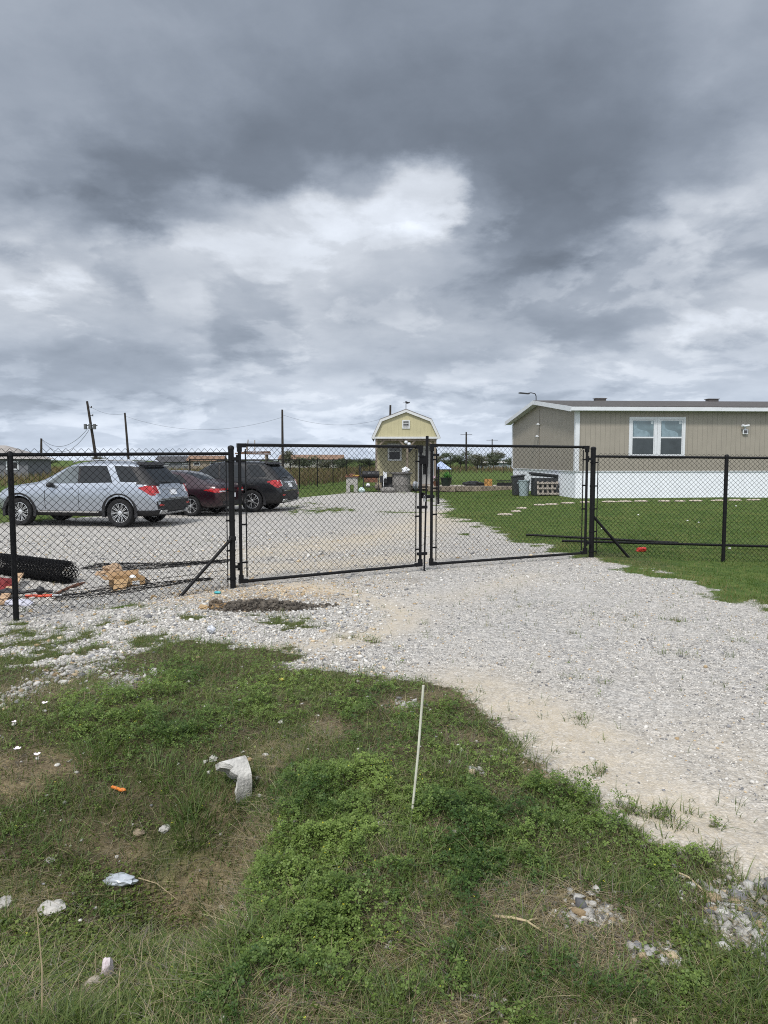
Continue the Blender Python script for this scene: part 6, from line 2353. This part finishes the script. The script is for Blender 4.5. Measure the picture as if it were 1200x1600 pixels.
xs, ys_ = np.meshgrid(np.linspace(-.75, .8, 50), np.linspace(-.25, .45, 26))
hz = np.clip(1 - ((xs - .03) / .7) ** 2 - ((ys_ - .1) / .30) ** 2, -.3, 1) * .06 * (.6 + .8 * vnoise(xs * 5, ys_ * 5, 3)) - .012
V = np.stack([xs.ravel(), ys_.ravel(), (terrain(xs.ravel() + g.x, ys_.ravel() + g.y) - g.z) + hz.ravel()], 1)
ii = (np.arange(25)[:, None] * 50 + np.arange(49)[None]).ravel()
npmesh('earth_mound', V, np.stack([ii, ii + 1, ii + 51, ii + 50], 1), mat('dug_earth', (.05, .038, .028), .95, 0, .5, 14, .8, 60), t, smooth=True)
r_ = random.Random(4)
for k, (px, py, s, lab, m_) in enumerate([(337, 948, .075, 'lumpy brown earth clod at the end of the dirt heap', mat('brown_clod', (.11, .085, .06), .95, 0, .4, 18, .7, 50)), (318, 952, .045, 'tan broken stone next to the lumpy brown clod', mat('tan_stone', (.38, .27, .15), .95, 0, .25, 14, .5, 60)),
                                          (240, 936, .04, 'tan stone near the foot of the left brace', mat('tan_stone', (.38, .27, .15), .95))]):
    q = gp(px, py)
    o = MB().blob((0, 0, s * .5), (s, s * .85, s * .75), 60 + k, 3, .4, 2.2).build('rock', m_, loc=tuple(q))
    tag(o, lab, 'rock')
q = gp(340, 928)
o = MB().blob((0, 0, .02), (.045, .03, .02), 4, 2, .4).build('litter_scrap', mat('teal_plastic', (.05, .33, .36), .4), loc=tuple(q))
tag(o, 'small teal plastic scrap near the gate post', 'litter')
q = gp(330, 990)
o = MB().blob((0, 0, .04), (.042, .03, .036), 6, 3, .4).build('plastic_cup', mat('frosted_plastic', (.46, .48, .52), .3, 0, .2, 20), smooth=True, loc=tuple(q))
tag(o, 'crushed frosted plastic cup standing in the white gravel', 'cup')
q = gp(1002, 862)
o = MB().blob((0, 0, .04), (.12, .06, .05), 7, 2, .4).build('litter_scrap', mat('red_plastic', (.5, .04, .03), .45), loc=tuple(q))
tag(o, 'bright red plastic scrap on the grass behind the right fence', 'litter')
for (px, py) in ((941, 828), (997, 806), (1074, 815), (1092, 818), (1140, 859), (1150, 792)):
    q = gp(px, py)
    o = MB().blob((0, 0, .03), (.028, .02, .02), px, 2, .3).build('litter_scrap', mat('white_litter', (.62, .62, .6), .6), loc=tuple(q))
    tag(o, 'tiny white scrap lying on the lawn behind the right fence', 'litter', 'white scraps on the lawn')

# white marker stake
q = gp(643, 1276)
tp = at(661.5, 1071, q.y + .02)
rt = thing('marker_stake', 'thin white fibreglass stake standing in the clover', 'stake', tuple(q))
d = tp - q
MB().tube([tuple(-d * .2), tuple(d * .5 + Vector((.004, 0, 0))), tuple(d)], .0058, 8).build('rod', mat('fibreglass', (.52, .52, .43), .5, 0, .25, 9), rt, smooth=True)

# broken concrete culvert pipe
q = gp(372, 1248)
t = thing('culvert_pipe', 'broken pale concrete culvert pipe mouth in the ditch bank', 'culvert pipe', (q.x - .01, q.y + .04, q.z - .04), R(34))
m = MB()
n, segs = 30, 7
r0, r1_ = .066, .088
rnd = random.Random(2)
vs, fs = [], []
edge = []
for k in range(n + 1):
    a = R(-60) + R(285) * k / n
    e = -.02 - .055 * vnoise(np.array([k * .45]), np.array([1.3]), 5)[0] + (.06 * math.sin(k * .35) if k < 20 else 0)
    edge.append((a, e))
for (a, e) in edge:
    for rr in (r0, r1_):
        for s_ in range(segs):
            x = e + (.05 - e) * (s_ / (segs - 1)) ** 1.5
            wob = 1 + .03 * math.sin(a * 5 + x * 9)
            vs.append((x, math.cos(a) * rr * wob, math.sin(a) * rr * wob * 1.5 + .12))
S2 = segs * 2
for k in range(n):
    for s_ in range(segs - 1):
        b0_, b1_ = k * S2 + s_, (k + 1) * S2 + s_
        fs += [(b0_, b0_ + 1, b1_ + 1, b1_), (b0_ + segs, b1_ + segs, b1_ + segs + 1, b0_ + segs + 1)]
    fs.append((k * S2, (k + 1) * S2, (k + 1) * S2 + segs, k * S2 + segs))
for k in (0, n):
    for s_ in range(segs - 1):
        b0_ = k * S2 + s_
        fs.append((b0_, b0_ + segs, b0_ + segs + 1, b0_ + 1))
m.add(vs, fs).build('pipe_wall', mat('old_concrete', (.42, .41, .385), .95, 0, .4, 17, .7, 70), t, smooth=True)

# rocks, flowers and scraps on the verge
rocks = [(82, 1422, .062, .8, 'large pale rock beside the dry weed stalk', LIME), (143, 1545, .045, .9, 'tan grey rock next to the crumpled tissue', mat('tan_grey_rock', (.34, .30, .24), .95, 0, .3, 14, .5, 60)),
         (217, 1302, .034, .8, 'tan rough clod in the ditch bottom, left of its grey neighbour', mat('tan_clod', (.25, .20, .14), .95, 0, .4, 20, .7, 60)), (258, 1296, .032, .9, 'pale grey clod in the ditch bottom', LIME),
         (333, 1187, .030, 1, 'small round cream stone left of the culvert', LIME), (415, 1180, .020, .9, 'small pale stone at the top of the bare bank', LIME), (390, 1187, .018, .9, 'tiny yellowish stone above the culvert mouth', mat('tan_stone', (.38, .27, .15), .95)),
         (790, 1384, .018, .9, 'small bright white stone in the clover, near the straw', LIME), (1005, 1323, .014, .9, 'small white stone in the clover at the drive edge', LIME), (1005, 1360, .020, .7, 'grey white flat stone in the clover, nearer than its neighbour', LIME),
         (850, 1395, .018, .9, 'pale stone just left of the stone patch', LIME), (6, 1412, .045, .7, 'pale rock cut off by the edge, in bare soil', LIME), (78, 1345, .025, .8, 'small grey clod in the bare ditch soil', LIME),
         (765, 1458, .014, .9, 'small white stone at the end of the dry stick', LIME), (101, 1028, .035, .8, 'rounded white stone between weeds and gravel', LIME), (735, 1260 - 179, .02, .8, 'white stone at the tip of the clover bank', LIME)]
for k, (px, py, s, f, lab, m_) in enumerate(rocks):
    q = gp(px, py)
    o = MB().blob((0, 0, s * .12), (s, s * .8, s * .62 * f), 200 + k, 3, .28, 1.8).build('rock', m_, loc=tuple(q))
    o.rotation_euler = (0, 0, k * 1.3)
    tag(o, lab, 'rock')
q = gp(187, 1380)
o = MB().blob((0, 0, .02), (.075, .035, .022), 77, 3, .45, 1.4).build('plastic_scrap', mat('clear_plastic', (.36, .39, .43), .25, 0, .3, 16), smooth=True, loc=tuple(q))
tag(o, 'crumpled translucent plastic wrapper in the ditch', 'litter')
q = gp(168, 1530)
o = MB().blob((0, 0, .035), (.02, .03, .05), 78, 3, .4, 1.3).build('tissue', mat('pink_tissue', (.52, .46, .48), .8, 0, .2, 14), loc=tuple(q))
tag(o, 'crumpled pinkish tissue near the camera', 'litter')
q = gp(183, 1240)
o = MB().box((0, 0, .03), (.07, .014, .008), (.2, .18, -.25)).blob((.03, -.004, .024), (.022, .012, .01), 3, 2, .3).build('orange_scrap', mat('orange_plastic', (.55, .17, .03), .6, 0, .25, 30), loc=tuple(q))
tag(o, 'small bright orange strip lying in the ditch grass', 'litter')
q = gp(440, 1064)
o = MB().blob((0, 0, .012), (.022, .018, .012), 3, 2, .3).build('yellow_scrap', mat('yellow_litter', (.55, .45, .08), .6), loc=tuple(q))
tag(o, 'tiny yellow scrap at the drive edge', 'litter')

PETAL = mat('pale_petal', (.80, .72, .76), .6, 0, .06, 20)
STEM = mat('green_stem', (.06, .11, .03), .6)


def flower(px, py, s, lab, rot):
    q = gp(px, py + 14)
    tp = at(px, py, q.y)
    h = max(.04, tp.z - q.z)
    t = thing('primrose', lab, 'flower', tuple(q), rot, None)
    MB().tube([(0, 0, -.01), (.004, .0, h * .6), (0, -.004, h)], .0018, 5).build('stem', STEM, t)
    m = MB()
    for k in range(4):
        a = k * math.pi / 2 + .3
        ca, sa = math.cos(a), math.sin(a)
        vs = []
        for (u, v, w_) in ((0, 0, 0), (.5, .42, .28), (1, .40, .55), (1.08, 0, .62), (1, -.40, .55), (.5, -.42, .28)):
            x, y = u * s * .8, v * s
            vs.append((x * ca - y * sa, -.004 + x * sa + y * ca, h + w_ * s * .9))
        m.add(vs + [(x, y, z - .0012) for x, y, z in vs], [(0, 1, 2, 3, 4, 5), (11, 10, 9, 8, 7, 6)])
    m.build('petals', PETAL, t, smooth=True)


flower(28, 1171, .024, 'pale pink primrose bloom, larger of two close together', .2)
flower(58, 1180, .022, 'white primrose bloom just right of the larger one', .9)
flower(22, 1129, .017, 'small white primrose bud above the paired blooms', 1.4)
flower(69, 1100, .022, 'pale primrose bloom nearest to the gravel', 2.2)

# dry sticks and stalks
STRAW = mat('straw', (.36, .29, .18), .8, 0, .2, 12)


def stick(label, pts, r, cat='stick', name='dry_stick', lift=.012, m_=STRAW):
    P = [gp(*p) for p in pts]
    o0 = P[0].copy()
    o = MB().tube([tuple(p - o0 + Vector((0, 0, lift + (.02 if 0 < i < len(P) - 1 else 0)))) for i, p in enumerate(P)], [r * (1 - .5 * i / (len(P) - 1)) for i in range(len(P))], 6).build(name, m_, smooth=True, loc=tuple(o0))
    tag(o, label, cat)


stick('forked pale dry stick lying left of the stone patch', [(768, 1436), (800, 1447), (822, 1452), (850, 1462)], .006)
stick('short dry twig crossing the forked stick', [(812, 1452), (830, 1450), (842, 1440)], .004)
stick('straight pale stalk lying between clover and gravel', [(1049, 1364), (1075, 1382), (1104, 1400)], .005)
stick('dry grass stalk lying right of the plastic wrapper', [(215, 1375), (245, 1390), (278, 1410)], .0035)
stick('thin straw stalk lying across the clover', [(205, 1500), (255, 1488), (310, 1487)], .0028)
q, q2 = gp(66, 1600), gp(66, 1560)
tp = at(64, 1425, q.y)
o = MB().tube([(0, 0, 0), (.006, .0, (tp.z - q.z) * .5), (-.004, .0, (tp.z - q.z))], [.0028, .0022, .0012], 6).build('dry_stalk', STRAW, smooth=True, loc=tuple(q))
tag(o, 'upright dead weed stalk by the large pale rock', 'stalk')
